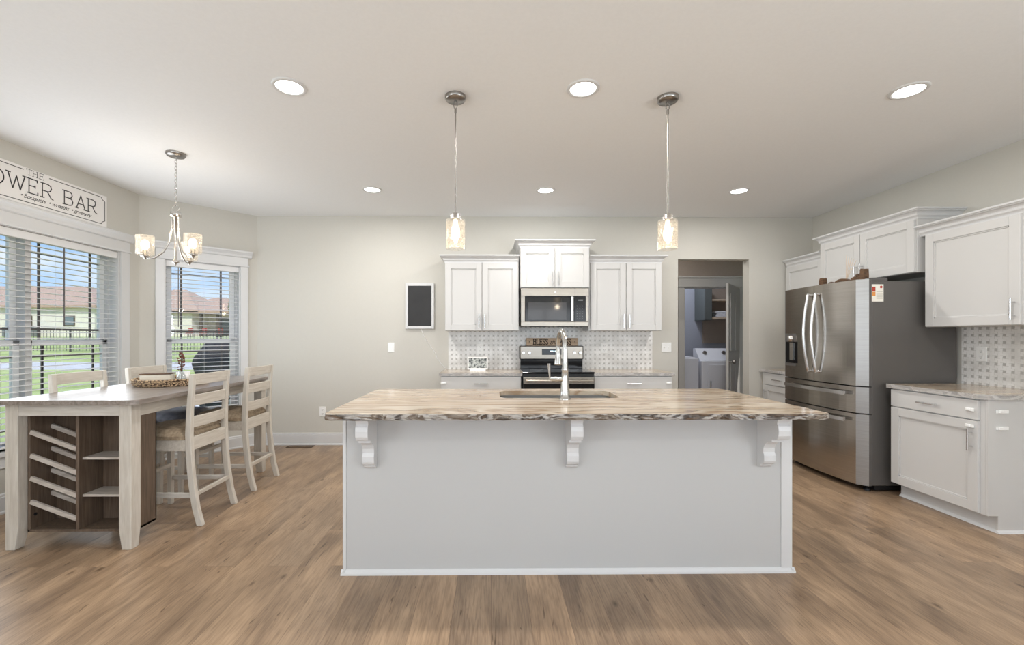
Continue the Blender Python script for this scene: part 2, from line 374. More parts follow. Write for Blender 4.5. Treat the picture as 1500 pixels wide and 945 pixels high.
# left wall with twin window opening
WY0, WY1, WZ0, WZ1 = 2.708, 4.288, .45, 2.12
w = MB().box(XL - .15, XL, YB, LY0, 0, H).box(XL - .15, XL, LY1, WY0, 0, H).box(XL - .15, XL, LY0, LY1, 0, .35).box(XL - .15, XL, LY0, LY1, 2.4, H).box(XL - .15, XL, WY1, YC + .0, 0, H).box(XL - .15, XL, WY0, WY1, 0, WZ0).box(XL - .15, XL, WY0, WY1, WZ1, H)
struct('wall_left', 'wall_paint', w, label='greige painted wall holding the wide dining window')
# bay wall in its own frame: local x along the wall from the left corner, local -y faces the room
bay = Matrix.Translation((XL, YC, 0)) @ Matrix.Rotation(PI / 4, 4, 'Z')
BL = math.hypot(XC - XL, YW - YC); BX0, BX1 = .206, .922
w = MB().box(0, BX0, 0, .15, 0, H).box(BX1, BL, 0, .15, 0, H).box(BX0, BX1, 0, .15, 0, WZ0).box(BX0, BX1, 0, .15, WZ1, H)
o = w.build('wall_bay', 'wall_paint', tr=bay); o['kind'] = 'structure'; o['label'] = 'short angled greige wall holding the single window'
# rear wall of the living room behind the camera, with a window band added for the fill lamp
RX0, RX1 = -2.9, 3.3
w = MB().box(XL, RX0, YB - .15, YB, 0, H).box(RX1, XR, YB - .15, YB, 0, H).box(RX0, RX1, YB - .15, YB, 0, .35).box(RX0, RX1, YB - .15, YB, 2.45, H)
struct('wall_rear', 'wall_paint', w)
w = MB()
for x in [RX0 + i * (RX1 - RX0) / 4 for i in range(5)]: w.box(x - .04, x + .04, YB - .1, YB - .04, .35, 2.45)
w.box(RX0, RX1, YB - .1, YB - .04, .35, .42).box(RX0, RX1, YB - .1, YB - .04, 2.38, 2.45)
struct('added_window_rear', 'window_vinyl', w)
for nm, xa in (('added_window_left', XL - .10), ('added_window_right', XR + .04)):  # unseen window frames added around the side fill lamps
    w = MB()
    for y in (LY0, (LY0 + LY1) / 2, LY1): w.box(xa, xa + .05, y - .04, y + .04, .35, 2.4)
    w.box(xa, xa + .05, LY0, LY1, .35, .42).box(xa, xa + .05, LY0, LY1, 2.33, 2.4)
    struct(nm, 'window_vinyl', w)
# baseboards (profile: board, thin cap line, shoe moulding)
def bboard(name, L, tr):
    prof = [(0, 0), (-.024, 0), (-.024, .012), (-.014, .02), (-.014, .118), (-.010, .122), (-.010, .138), (-.004, .145), (0, .145)]
    o = MB().prism(prof, 'x', 0, L).build(name, 'trim_paint', tr=tr); o['kind'] = 'structure'; return o
bboard('baseboard_bay', BL, bay)
bboard('baseboard_left', YC - YB, Matrix.Translation((XL, YB, 0)) @ Matrix.Rotation(PI / 2, 4, 'Z'))
bboard('baseboard_back', -.555 - XC, Matrix.Translation((XC, YW, 0)))
bboard('baseboard_doorway', DX0 - 1.94, Matrix.Translation((1.94, YW, 0)))
bboard('baseboard_right', 2.84 - YB, Matrix.Translation((XR, 2.84, 0)) @ Matrix.Rotation(-PI / 2, 4, 'Z'))
# hall and laundry behind the doorway
HY = 6.68; OX0, OX1, OZ = 2.93, 3.74, 2.05
w = MB().box(2.2, OX0, HY, HY + .12, 0, H).box(OX1, 4.3, HY, HY + .12, 0, H).box(OX0, OX1, HY, HY + .12, OZ, H)
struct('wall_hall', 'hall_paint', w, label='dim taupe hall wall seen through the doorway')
struct('wall_hall_left', 'wall_paint', MB().box(2.10, 2.20, YW + T, 8.0, 0, H))
struct('wall_hall_right', 'wall_paint', MB().box(4.30, 4.40, YW + T, 8.0, 0, H))
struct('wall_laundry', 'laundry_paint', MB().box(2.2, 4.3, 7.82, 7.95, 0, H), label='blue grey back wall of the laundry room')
w = MB().box(OX0 - .09, OX0, HY - .02, HY, 0, OZ).box(OX1, OX1 + .09, HY - .02, HY, 0, OZ).box(OX0 - .09, OX1 + .09, HY - .022, HY, OZ, OZ + .14)
w.box(OX0 - .10, OX1 + .10, HY - .035, HY, OZ, OZ + .02).box(OX0 - .10, OX1 + .10, HY - .04, HY, OZ + .14, OZ + .165)
w.box(OX0 - .005, OX0 + .012, HY - .01, HY + .125, 0, OZ).box(OX1 - .012, OX1 + .005, HY - .01, HY + .125, 0, OZ).box(OX0, OX1, HY - .01, HY + .125, OZ - .012, OZ + .01)
struct('trim_1', 'hall_trim', w, bevel=.003)
dr = thing('door_1', None, None, (OX1 - .014, HY - .03, 0), PI + .89); dr['kind'] = 'structure'
w = MB().box(0, .80, 0, .035, .01, 2.03)
for z0, z1 in ((.2, .95), (1.1, 1.9)):
    for x0, x1 in ((.1, .37), (.43, .70)):
        w.box(x0, x1, .035, .045, z0, z1); w.box(x0, x1, -.010, 0, z0, z1)
w.build('door_slab', 'hall_trim', dr, .004)
w = MB().tube([(.735, .035, .95), (.735, .075, .95)], .012).lathe([(0, -.028), (.02, -.022), (.028, 0), (.02, .022), (0, .028)], (.735, .09, .95), 16)
w.build('door_knob', 'nickel_dark', dr)

# windows: casing, frame, sashes, muntins, glass, then the blinds (things)
def window(name, g, W, tr, mull=None, label=None):
    """opening from x=0..W in local frame (room side is -y), z WZ0..WZ1"""
    root = thing(name, label, None, (0, 0, 0)); root['kind'] = 'structure'
    root.matrix_world = tr
    c = MB().box(-g, 0, -.02, 0, WZ0 - .02, WZ1).box(W, W + g, -.02, 0, WZ0 - .02, WZ1)
    c.box(-g, W + g, -.022, 0, WZ1, WZ1 + .095)
    c.prism([(0, WZ1 + .095), (-.022, WZ1 + .095), (-.035, WZ1 + .105), (-.040, WZ1 + .125), (-.058, WZ1 + .148), (-.066, WZ1 + .152), (-.066, WZ1 + .17), (0, WZ1 + .17)], 'x', -g - .035, W + g + .035)
    c.box(-g - .01, W + g + .01, -.03, 0, WZ1 - .008, WZ1 + .008)
    c.build('casing', 'trim_paint', root, .003)
    MB().box(-g - .02, W + g + .02, -.045, .07, WZ0 - .03, WZ0).box(-g, W + g, -.018, 0, WZ0 - .12, WZ0 - .03).build('sill', 'trim_paint', root, .003)
    j = MB().box(0, .012, 0, .09, WZ0, WZ1).box(W - .012, W, 0, .09, WZ0, WZ1).box(0, .03, .09, .15, WZ0, WZ1).box(W - .03, W, .09, .15, WZ0, WZ1).box(0, W, 0, .15, WZ1 - .012, WZ1)
    j.build('jamb', 'trim_paint', root)
    spans = [(0, W)] if not mull else [(0, mull[0]), (mull[1], W)]
    if mull: MB().box(mull[0], mull[1], .05, .15, WZ0, WZ1).build('mullion', 'mullion_shaded', root)
    for a, b in spans:
        a += .03 if a == 0 else 0; b -= .03 if b == W else 0
        f = MB(); mz = 1.245
        for (z0, z1, y) in ((WZ0, mz + .02, .092), (mz - .02, WZ1 - .012, .118)):
            f.box(a, a + .05, y, y + .03, z0, z1).box(b - .05, b, y, y + .03, z0, z1).box(a, b, y, y + .03, z0, z0 + .045).box(a, b, y, y + .03, z1 - .045, z1)
        f.build('sash', 'window_vinyl', root, .003)
        m = MB()
        for (z0, z1, y) in ((WZ0 + .045, mz - .025, .100), (mz + .025, WZ1 - .057, .128)):
            for x in (a + .05 + .088, b - .05 - .088): m.box(x - .009, x + .009, y, y + .008, z0, z1)
            for z in (z0 + .085, z1 - .085): m.box(a + .05, b - .05, y + .001, y + .007, z - .009, z + .009)
        m.build('muntin', 'muntin', root)
        MB().box(a + .05, b - .05, .100, .103, WZ0 + .045, mz - .025).box(a + .05, b - .05, .130, .133, mz + .025, WZ1 - .057).build('glass', 'pane_glass', root)
    return root
trL = Matrix.Translation((XL, WY0, 0)) @ Matrix.Rotation(PI / 2, 4, 'Z')
trB = bay @ Matrix.Translation((BX0, 0, 0))
window('window_1', .10, WY1 - WY0, trL, (.767, .813), 'wide twin dining window with white casing')
window('window_2', .079, BX1 - BX0, trB, None, 'single narrow window with white casing in the angled wall')
def blind(W, tr, label):
    root = thing('window_blind', label, 'window blind'); root.matrix_world = tr
    MB().box(.014, W - .014, .008, .062, WZ1 - .075, WZ1 - .014).build('headrail', 'blind_white', root, .003)
    m = MB(); z = WZ1 - .11; n = 0
    while z > WZ0 + .05:
        m.add([(.02, .010, z - .003), (W - .02, .010, z - .003), (W - .02, .035, z + .0005), (.02, .035, z + .0005), (.02, .060, z - .002), (W - .02, .060, z - .002),
               (.02, .010, z), (W - .02, .010, z), (W - .02, .035, z + .0035), (.02, .035, z + .0035), (.02, .060, z + .001), (W - .02, .060, z + .001)],
              [(0, 1, 2, 3), (3, 2, 5, 4), (6, 9, 8, 7), (9, 10, 11, 8), (0, 6, 7, 1), (4, 5, 11, 10), (0, 3, 9, 6), (3, 4, 10, 9), (1, 7, 8, 2), (2, 8, 11, 5)])
        z -= .0455
    m.build('slats', 'blind_white', root)
    MB().box(.02, W - .02, .012, .058, WZ0 + .012, WZ0 + .03).build('bottom_rail', 'blind_white', root, .003)
    m = MB()
    k = max(2, int(W / .4))
    for i in range(k + 1):
        x = .10 + (W - .2) * i / k
        for y in (.0075, .0605): m.tube([(x, y, WZ0 + .03), (x, y, WZ1 - .07)], .0009, 4)
    m.build('ladder_cords', 'blind_white', root)
    return root
b1 = blind(WY1 - WY0, trL, 'white slatted blind in the wide window under the bar sign')
MB().tube([(1.03, .000, WZ1 - .08), (1.03, .000, 1.38)], .005, 8).build('tilt_wand', 'muntin', b1)
b2 = blind(BX1 - BX0, trB, 'white slatted blind in the narrow window of the angled wall')
MB().tube([(.12, .000, WZ1 - .08), (.12, .000, 1.40)], .004, 8).build('tilt_wand', 'muntin', b2)

# backsplashes (flat mosaic panels on the walls)
w = MB().box(-.514, 1.941, YW - .012, YW, .905, 1.365).box(.318, 1.11, YW - .012, YW, 1.365, 1.42)
o = w.build('wall_tile_back', 'mosaic_back'); o['kind'] = 'structure'; o['label'] = 'white mosaic with grey dots on the wall behind the range'
o = MB().box(XR - .012, XR, 2.86, 3.607, .905, 1.375).build('wall_tile_right', 'mosaic_right'); o['kind'] = 'structure'; o['label'] = 'white mosaic with grey dots on the right wall'

# ================================================================== OUTSIDE
def gz(y): return -.3 if y < 7 else min(1.32, -.3 + (y - 7) * .0579)
def terrain(x0, x1, y0, y1, dz=0, th=.1):
    ys = sorted({y0, y1} | {y for y in (7, 35) if y0 < y < y1}); m = MB()
    for a, b in zip(ys, ys[1:]):
        za, zb = gz(a) + dz, gz(b) + dz
        m.add([(x0, a, za - th), (x1, a, za - th), (x1, b, zb - th), (x0, b, zb - th), (x0, a, za), (x1, a, za), (x1, b, zb), (x0, b, zb)],
              [(0, 3, 2, 1), (4, 5, 6, 7), (0, 1, 5, 4), (2, 3, 7, 6), (0, 4, 7, 3), (1, 2, 6, 5)])
    return m
def ts(name, m, mb, label): o = mb.build(name, m); o['kind'] = 'structure'; o['label'] = label; return o
ts('ground_lawn', 'grass', terrain(-90, 6, -12, 90), 'green lawn outside the dining windows')
ts('ground_street', 'street', terrain(-70, 5, 15.2, 17.3, .02, .03), 'pale street crossing the lawn outside')
ts('ground_patio', 'concrete', terrain(-9, 5, 8.4, 12.5, .03, .05), 'pale concrete pad outside the angled window')
fn = thing('iron_fence', 'thin dark iron fence across the lawn outside', 'fence', (-30, 22, gz(22)))
m = MB()
for z in (.15, .95): m.box(-22, 30, -.015, .015, z - .012, z + .012)
m.build('rail', 'fence_iron', fn)
m = MB(); x = -22
while x < 30: m.box(x, x + .014, -.007, .007, .05, 1.05); x += .16
o = m.build('picket', 'fence_iron', fn); o['kind'] = 'stuff'
m = MB(); x = -22
while x < 30: m.box(x, x + .06, -.03, .03, 0, 1.1); x += 2.4
o = m.build('fence_post', 'fence_iron', fn); o['kind'] = 'stuff'
def hip_roof(m, x0, x1, y0, y1, z0, z1, ov=.5, inset=None):
    x0 -= ov; x1 += ov; y0 -= ov; y1 += ov; d = inset if inset else (y1 - y0) / 2; ym = (y0 + y1) / 2
    m.add([(x0, y0, z0), (x1, y0, z0), (x1, y1, z0), (x0, y1, z0), (x0 + d, ym, z1), (x1 - d, ym, z1)], [(0, 1, 5, 4), (1, 2, 5), (2, 3, 4, 5), (3, 0, 4), (0, 3, 2, 1)])
    m.box(x0, x1, y0, y1, z0 - .22, z0 - .001)
# house seen through the wide window
h = thing('neighbor_house', 'cream house with long pinkish hip roof outside the wide window', 'house', (-40, 44, 1.32))
MB().box(-52, -35.6, 40, 47, 1.2, 3.95).build('wall', 'house_wall', h, off=h.location)
m = MB(); hip_roof(m, -52, -35.6, 40, 47, 4.15, 6.25, .45); m.build('roof', 'roof_shingle', h, off=h.location)
for x0, x1 in ((-43.2, -42.5), (-42.0, -41.2), (-38.2, -37.4)):
    f = MB().box(x0 - .07, x1 + .07, 39.93, 40, 2.33, 3.22).build('window', 'house_trim', h, off=h.location)
    MB().box(x0, x1, 39.9, 39.94, 2.4, 3.15).build('pane', 'house_window', f, off=h.location)
for x0, lb in ((-41.6, 'grey outdoor cooling unit left of its twin by the cream house'), (-40.2, 'grey outdoor cooling unit right of its twin by the cream house')):
    u = thing('cooling_unit', lb, 'air conditioner', (x0, 38.8, gz(38.8)), group='cooling units by the cream house')
    MB().box(-.5, .5, -.4, .4, 0, .85).build('casing', 'unit_grey', u, .03)
    MB().lathe([(.33, 0), (.33, .03), (.06, .05), (0, .05)], (0, 0, .85), 20).build('fan_grille', 'fence_iron', u)
# house seen through the narrow window
h = thing('neighbor_house', 'cream house with reddish roof and posted porch outside the narrow window', 'house', (-33, 52, 1.32))
MB().box(-41, -33, 49, 56, 1.2, 4.1).box(-33, -27.5, 52, 57, 1.2, 4.1).build('wall', 'house_wall', h, off=h.location)
m = MB(); hip_roof(m, -41, -32.5, 49, 56, 4.25, 6.9); hip_roof(m, -36, -27.8, 49, 56, 4.15, 6.0); m.build('roof', 'roof_shingle', h, off=h.location)
for x in (-32, -30.2, -28.6): MB().box(x - .13, x + .13, 48.9, 49.16, 1.25, 4.0).build('porch_post', 'house_trim', h, off=h.location)
MB().box(-34, -27.5, 48.6, 52, 1.2, 1.4).build('porch_floor', 'concrete', h, off=h.location)
f = MB().box(-31.9, -30.5, 51.9, 52, 1.5, 3.5).build('window', 'house_trim', h, off=h.location)
MB().box(-31.8, -30.6, 51.86, 51.91, 1.6, 3.4).build('pane', 'house_window', f, off=h.location)
for i, x in enumerate((-32.6, -31.1, -29.4)):
    u = thing('patio_chair', ('leftmost', 'middle', 'rightmost')[i] + ' of the small red patio chairs on the far porch', 'chair', (x, 48.0, 1.32), group='red patio chairs by the far porch')
    MB().box(-.25, .25, -.25, .25, .38, .46).box(-.25, .25, .2, .26, .46, .95).build('seat', 'sticker_red', u)
    for a in (-.23, .19):
        for b in (-.23, .19): MB().box(a, a + .04, b, b + .04, 0, .38).build('leg', 'fence_iron', u)
# tree
tr_ = thing('tree', 'bright green leafy tree outside at the right of the narrow window', 'tree', (-24.5, 44.5, 1.32))
MB().tube([(0, 0, 0), (.05, 0, 1.5), (0, .1, 3)], [.18, .14, .08], 8).build('trunk', 'bark', tr_)
m = MB()
for i in range(900):
    a = random.uniform(0, 2 * PI); zz = random.uniform(-1, 1); r = random.uniform(.55, 1) ** .5
    q = math.sqrt(1 - zz * zz); c = Vector((1.6 * r * q * math.cos(a), 1.6 * r * q * math.sin(a), 3.0 + 1.9 * r * zz))
    d1 = Vector([random.uniform(-1, 1) for _ in range(3)]).normalized() * .2; d2 = d1.cross(Vector([random.uniform(-1, 1) for _ in range(3)])).normalized() * .12
    m.add([c - d1, c + d2, c + d1, c - d2], [(0, 1, 2, 3)])
m.build('foliage', 'leaf', tr_)
# covered grill
g = thing('covered_grill', 'black covered barbecue grill outside the narrow window', 'grill', (-3.72, 6.35, -.3))
m = MB(); rings = []
for (hx, hy, z) in ((.30, .26, .05), (.31, .27, .5), (.33, .28, .95), (.42, .30, 1.22), (.40, .30, 1.30), (.27, .22, 1.50), (.24, .18, 1.55)):
    rings.append([(sx * hx + (.0), sy * hy, z) for sx, sy in ((-1, -.7), (-.85, -1), (.85, -1), (1, -.7), (1, .7), (.85, 1), (-.85, 1), (-1, .7))])
vs = [p for r in rings for p in r]; fs = [(i * 8 + k, i * 8 + (k + 1) % 8, (i + 1) * 8 + (k + 1) % 8, (i + 1) * 8 + k) for i in range(6) for k in range(8)]
m.add(vs, fs, True); m.add(rings[-1], [tuple(range(8))]); m.add(rings[0], [tuple(range(8))])
m.build('cover', 'cover_black', g)
for x in (-.26, .26): MB().tube([(x - .02, 0, .05), (x + .02, 0, .05)], .05, 16).build('wheel', 'black_matte', g)

# ================================================================== CEILING LIGHTS
def can(x, y, label):
    r = thing('recessed_light', label, 'ceiling light', (x, y, H), group='round recessed ceiling lights')
    MB().lathe([(.073, -.001), (.076, -.008), (.092, -.007), (.096, -.001)], (0, 0, 0), 40, False).build('trim_ring', 'trim_paint', r)
    MB().lathe([(0, -.004), (.074, -.004), (.074, -.001)], (0, 0, 0), 40, False).build('diffuser', 'light_on', r)
    light('can_light', 'AREA', (0, 0, -.012), CAN_W, CAN_COL, (0, 0, 0), r, shape='DISK', size=.14)
    return r
for (x, y, l) in ((-1.168, 2.566, 'leftmost recessed light of the larger nearer row on the ceiling'), (.535, 2.566, 'middle recessed light of the nearer row, between the two pendants'),
                  (2.452, 2.566, 'rightmost recessed light of the larger nearer row on the ceiling'), (-1.168, 4.343, 'leftmost small recessed light of the far row, left of both pendants'),
                  (.535, 4.343, 'small middle recessed light of the far row above the range'), (2.452, 4.343, 'rightmost small recessed light of the far row, above the refrigerator side')):
    can(x, y, l)
for x in (-1.9, .5, 2.9):   # unseen fill lamps added behind the viewpoint
    for y in (-.9, -2.9): light('living_room_fill', 'AREA', (x, y, H - .012), CAN_W * .6, CAN_COL, shape='DISK', size=.14)
def pendant(x, y, label):
    r = thing('pendant_light', label, 'pendant light', (x, y, H), group='seeded glass pendants over the island')
    MB().lathe([(.062, 0), (.062, -.018), (.056, -.026), (.016, -.028), (0, -.028)], (0, 0, 0), 36, False).build('canopy', 'nickel_dark', r)
    m = MB().tube([(0, 0, -.09), (0, 0, -.72)], .0045, 10)
    m.tube([(.011 * math.cos(a), 0, -.052 + .024 * math.sin(a)) for a in [i * PI / 8 for i in range(16)]], .0028, 6, True)
    m.tube([(0, 0, -.028), (0, 0, -.038)], .006, 8).tube([(0, 0, -.074), (0, 0, -.10)], .0075, 10)
    m.build('rod', 'nickel_dark', r)
    MB().lathe([(.006, -.70), (.02, -.705), (.028, -.715), (.028, -.735), (.034, -.742), (0, -.742)], (0, 0, 0), 24, False).build('cap', 'nickel', r)
    MB().lathe([(.03, -.741), (.056, -.745), (.058, -.755), (.058, -.92), (.055, -.92), (.055, -.757), (.03, -.746)], (0, 0, 0), 40, False).build('shade', 'seeded_glass', r)
    b = MB().lathe([(0, -.745), (.012, -.745), (.014, -.775), (.026, -.81), (.028, -.835), (.02, -.862), (0, -.872)], (0, 0, 0), 20, False).build('bulb', 'bulb_on', r)
    light('bulb_light', 'POINT', (0, 0, -.96), 1.5, (1, .82, .6), parent=r, shadow_soft_size=.03)
    return r
pendant(-.215, 2.66, 'glass pendant light on a thin rod over the left half of the island')
pendant(1.068, 2.66, 'glass pendant light on a thin rod over the right half of the island')
# chandelier
ch = thing('chandelier', 'brushed nickel chandelier with crackled glass shades above the dining table', 'chandelier', (-2.49, 3.51, H))
MB().lathe([(.068, 0), (.068, -.012), (.060, -.024), (.012, -.027), (0, -.027)], (0, 0, 0), 36, False).build('canopy', 'nickel_dark', ch)
m = MB(); z = -.04; k = 0
while z > -.41:
    ax = (1, 0) if k % 2 else (0, 1)
    m.tube([(ax[0] * .008 * math.cos(a), ax[1] * .008 * math.cos(a), z + .017 * math.sin(a)) for a in [i * PI / 6 for i in range(12)]], .002, 6, True); z -= .0255; k += 1
m.build('chain', 'nickel', ch)
m = MB().tube([(.026 * math.cos(a), 0, -.435 + .026 * math.sin(a)) for a in [i * PI / 12 for i in range(24)]], .003, 8, True)
m.build('ring', 'nickel', ch)
MB().lathe([(0, -.458), (.02, -.46), (.036, -.465), (.038, -.50), (.012, -.505), (.010, -.84), (.022, -.845), (.024, -.862), (.008, -.87), (0, -.89)], (0, 0, 0), 24, False).build('column', 'nickel', ch)
for i, ang in enumerate((190, 335, 100)):
    a = math.radians(ang); c, s_ = math.cos(a), math.sin(a)
    P = [(.026, -.48), (.03, -.60), (.045, -.70), (.085, -.78), (.14, -.825), (.19, -.835), (.215, -.82)]
    pts = []
    for j in range(len(P) - 1):
        for q in (0, .5): pts.append((P[j][0] * (1 - q) + P[j + 1][0] * q, P[j][1] * (1 - q) + P[j + 1][1] * q))
    pts.append(P[-1])
    arm = MB().tube([(x * c, x * s_, z) for x, z in pts], .0065, 8).build('arm', 'nickel', ch)
    cx, cy = .215 * c, .215 * s_
    MB().lathe([(0, -.845), (.008, -.84), (.016, -.825), (.030, -.820), (.032, -.81), (.016, -.808), (.016, -.77), (0, -.77)], (cx, cy, 0), 20, False).build('socket', 'nickel', arm)
    MB().lathe([(.02, -.808), (.056, -.806), (.060, -.80), (.062, -.66), (.059, -.66), (.057, -.798), (.02, -.803)], (cx, cy, 0), 36, False).build('shade', 'seeded_glass', ch)
    MB().lathe([(0, -.775), (.013, -.77), (.027, -.74), (.028, -.72), (.018, -.695), (0, -.688)], (cx, cy, 0), 16, False).build('bulb', 'bulb_on', ch)
    light('bulb_light', 'POINT', (cx, cy, -.60), 1.5, (1, .82, .6), parent=ch, shadow_soft_size=.03)

# ================================================================== CABINETS
def bar_handle(parent, x, z, y, length, vertical=True):
    m = MB(); h2 = length / 2; o_ = h2 * .62
    if vertical:
        m.tube([(x, y - .032, z - h2), (x, y - .032, z + h2)], .006, 10)
        for s_ in (-o_, o_): m.tube([(x, y, z + s_), (x, y - .032, z + s_)], .0045, 8)
    else:
        m.tube([(x - h2, y - .032, z), (x + h2, y - .032, z)], .006, 10)
        for s_ in (-o_, o_): m.tube([(x + s_, y, z), (x + s_, y - .032, z)], .0045, 8)
    return m.build('handle', 'handle_steel', parent)
def shaker(parent, name, x0, x1, z0, z1, y=-.02, st=.065, flat=False):
    m = MB()
    if flat: m.box(x0, x1, y, y + .02, z0, z1)
    else:
        m.box(x0, x0 + st, y, y + .02, z0, z1).box(x1 - st, x1, y, y + .02, z0, z1).box(x0 + st, x1 - st, y, y + .02, z0, z0 + st).box(x0 + st, x1 - st, y, y + .02, z1 - st, z1)
        # stepped inner edge and recessed field
        m.box(x0 + st, x1 - st, y + .012, y + .018, z0 + st, z1 - st)
        i = .010
        m.box(x0 + st, x0 + st + i, y + .006, y + .013, z0 + st, z1 - st).box(x1 - st - i, x1 - st, y + .006, y + .013, z0 + st, z1 - st)
        m.box(x0 + st, x1 - st, y + .006, y + .013, z0 + st, z0 + st + i).box(x0 + st, x1 - st, y + .006, y + .013, z1 - st - i, z1 - st)
    return m.build(name, 'cabinet_paint', parent, .0018)
CROWN = [(0, 0), (.005, 0), (.007, .010), (.012, .018), (.020, .026), (.022, .034), (.018, .036), (.022, .046), (.034, .058), (.048, .064), (.050, .070), (.058, .071), (.060, .084)]
def crown(parent, W, D, z, left=True, right=True, s=1.0, x0=0):
    m = MB(); vs = []; n = len(CROWN)
    for o_, h_ in CROWN:
        o_ *= s; l = o_ if left else 0; r = o_ if right else 0
        vs += [(x0 - l, D, z + h_ * s), (x0 - l, -o_ - .0, z + h_ * s), (x0 + W + r, -o_, z + h_ * s), (x0 + W + r, D, z + h_ * s)]
    fs = []
    for i in range(n - 1):
        for k in range(3): fs.append((i * 4 + k, i * 4 + k + 1, (i + 1) * 4 + k + 1, (i + 1) * 4 + k))
    m.add(vs, fs); m.add(vs[-4:], [(0, 1, 2, 3)]); m.add(vs[:4], [(0, 3, 2, 1)])
    # end faces at the wall side
    m.add([vs[i * 4] for i in range(n)] + [(x0 + .001, D, z + CROWN[-1][1] * s)], [tuple(range(n + 1))])
    m.add([vs[i * 4 + 3] for i in range(n)] + [(x0 + W - .001, D, z + CROWN[-1][1] * s)], [tuple(range(n + 1))])
    return m.build('crown_molding', 'trim_paint', parent)
def upper(name, label, loc, rz, W, D, z0, z1, doors, hz, left=True, right=True, group=None, handles=None, cs=1.0, cx0=0):
    r = thing(name, label, 'cabinet', (loc[0], loc[1], 0), rz, group)
    MB().box(0, W, 0, D, z0, z1).build('body', 'cabinet_paint', r, .0015)
    n = len(doors)
    for i, (a, b) in enumerate(doors):
        d = shaker(r, 'door', a, b, z0 + .004, z1 - .004)
        if handles: side = handles[i]
        else: side = 1 if i % 2 == 0 else -1
        x = b - .03 if side > 0 else a + .03
        bar_handle(d, x, z0 + hz, -.02, .15)
    crown(r, W - cx0, D, z1 - .001, left, right, cs, cx0)
    return r
R90 = -PI / 2
upper('upper_cabinet', 'white two-door wall cabinet left of the microwave', (-.52, 4.98), 0, .832, YW - 4.98 - .001, 1.362, 2.13, [(.004, .413), (.419, .828)], .11, True, False)
upper('upper_cabinet', 'short taller-hung white wall cabinet directly above the microwave', (.322, 4.91), 0, .770, YW - 4.91 - .001, 1.839, 2.287, [(.004, .382), (.388, .766)], .10)
upper('upper_cabinet', 'white two-door wall cabinet right of the microwave', (1.100, 4.98), 0, .826, YW - 4.98 - .001, 1.362, 2.13, [(.022, .419), (.425, .822)], .11, False, True)
# right wall (local x runs towards the camera)
upper('upper_cabinet', 'white wall cabinet in the corner, partly hidden behind the cabinet over the refrigerator', (3.57, 5.285), R90, .59, XR - 3.57 - .001, 1.362, 2.13, [(.004, .586)], .11, False, False)
upper('upper_cabinet', 'two-door white cabinet hung above the refrigerator', (3.54, 4.69), R90, 1.06, XR - 3.54 - .001, 1.83, 2.275, [(.006, .508), (.514, 1.052)], .085)
upper('upper_cabinet', 'large one-door white wall cabinet at the right edge above the mosaic', (3.57, 3.585), R90, .72, XR - 3.57 - .001, 1.372, 2.125, [(.012, .66)], .11, False, True, handles=[1], cx0=-.05)

def lock(parent, x, z, y):
    m = MB().box(x - .028, x + .028, y - .008, y, z - .011, z + .011).box(x - .012, x + .010, y - .016, y - .008, z - .008, z + .008)
    return m.build('child_latch', 'plastic_white', parent, .003)
def base(label, loc, rz, W, D, cols, latch=(), kick=.07):
    r = thing('base_cabinet', label, 'cabinet', (loc[0], loc[1], 0), rz)
    m = MB().box(0, W, 0, D, .11, .876).box(0, W, kick, D, 0, .11); m.build('body', 'cabinet_paint', r, .0015)
    for (a, b, side) in cols:
        d = shaker(r, 'drawer', a, b, .735, .868, flat=True); bar_handle(d, (a + b) / 2, .80, -.02, .15, False)
        d = shaker(r, 'door', a, b, .118, .727); bar_handle(d, (b - .035) if side > 0 else a + .035, .60, -.02, .15)
    for (x, z) in latch: lock(r, x, z, -.02)
    return r
rL = base('white base cabinet left of the range', (-.536, 4.70), 0, .855, YW - 4.713, [(.006, .85, 1)], [(.03, .80)])
rR = base('white base cabinet right of the range', (1.092, 4.70), 0, .842, YW - 4.713, [(.006, .836, -1)], [(.80, .80)])
rF = base('white base cabinet in the corner behind the refrigerator', (3.27, 5.285), R90, .60, XR - 3.273, [(.07, .59, -1)])
rN = base('white base cabinet with child latches at the right edge, nearest the viewer', (3.265, 3.555), R90, .675, XR - 3.28, [(.006, .645, 1)], [(.60, .80), (.60, .69)])
m = MB().prism([(-.001, .112), (.068, .112), (.068, 0), (.62, 0), (.62, .876), (-.001, .876)], 'x', .676, .690); m.build('end_panel', 'cabinet_paint', rN, .001)
m = MB().prism([(.690, 0), (.706, 0), (.700, .012), (.690, .018)], 'y', .055, .62).prism([(.07, 0), (.054, 0), (.060, .012), (.07, .018)], 'x', 0, .69); m.build('shoe_molding', 'trim_paint', rN)
for x_, z_ in ((.0, .80), (.0, .69)):
    MB().box(.690, .698, .05 + x_, .13 + x_, z_ - .012, z_ + .012).box(.698, .706, .06, .085, z_ - .010, z_ + .010).build('child_latch', 'plastic_white', rN, .003)
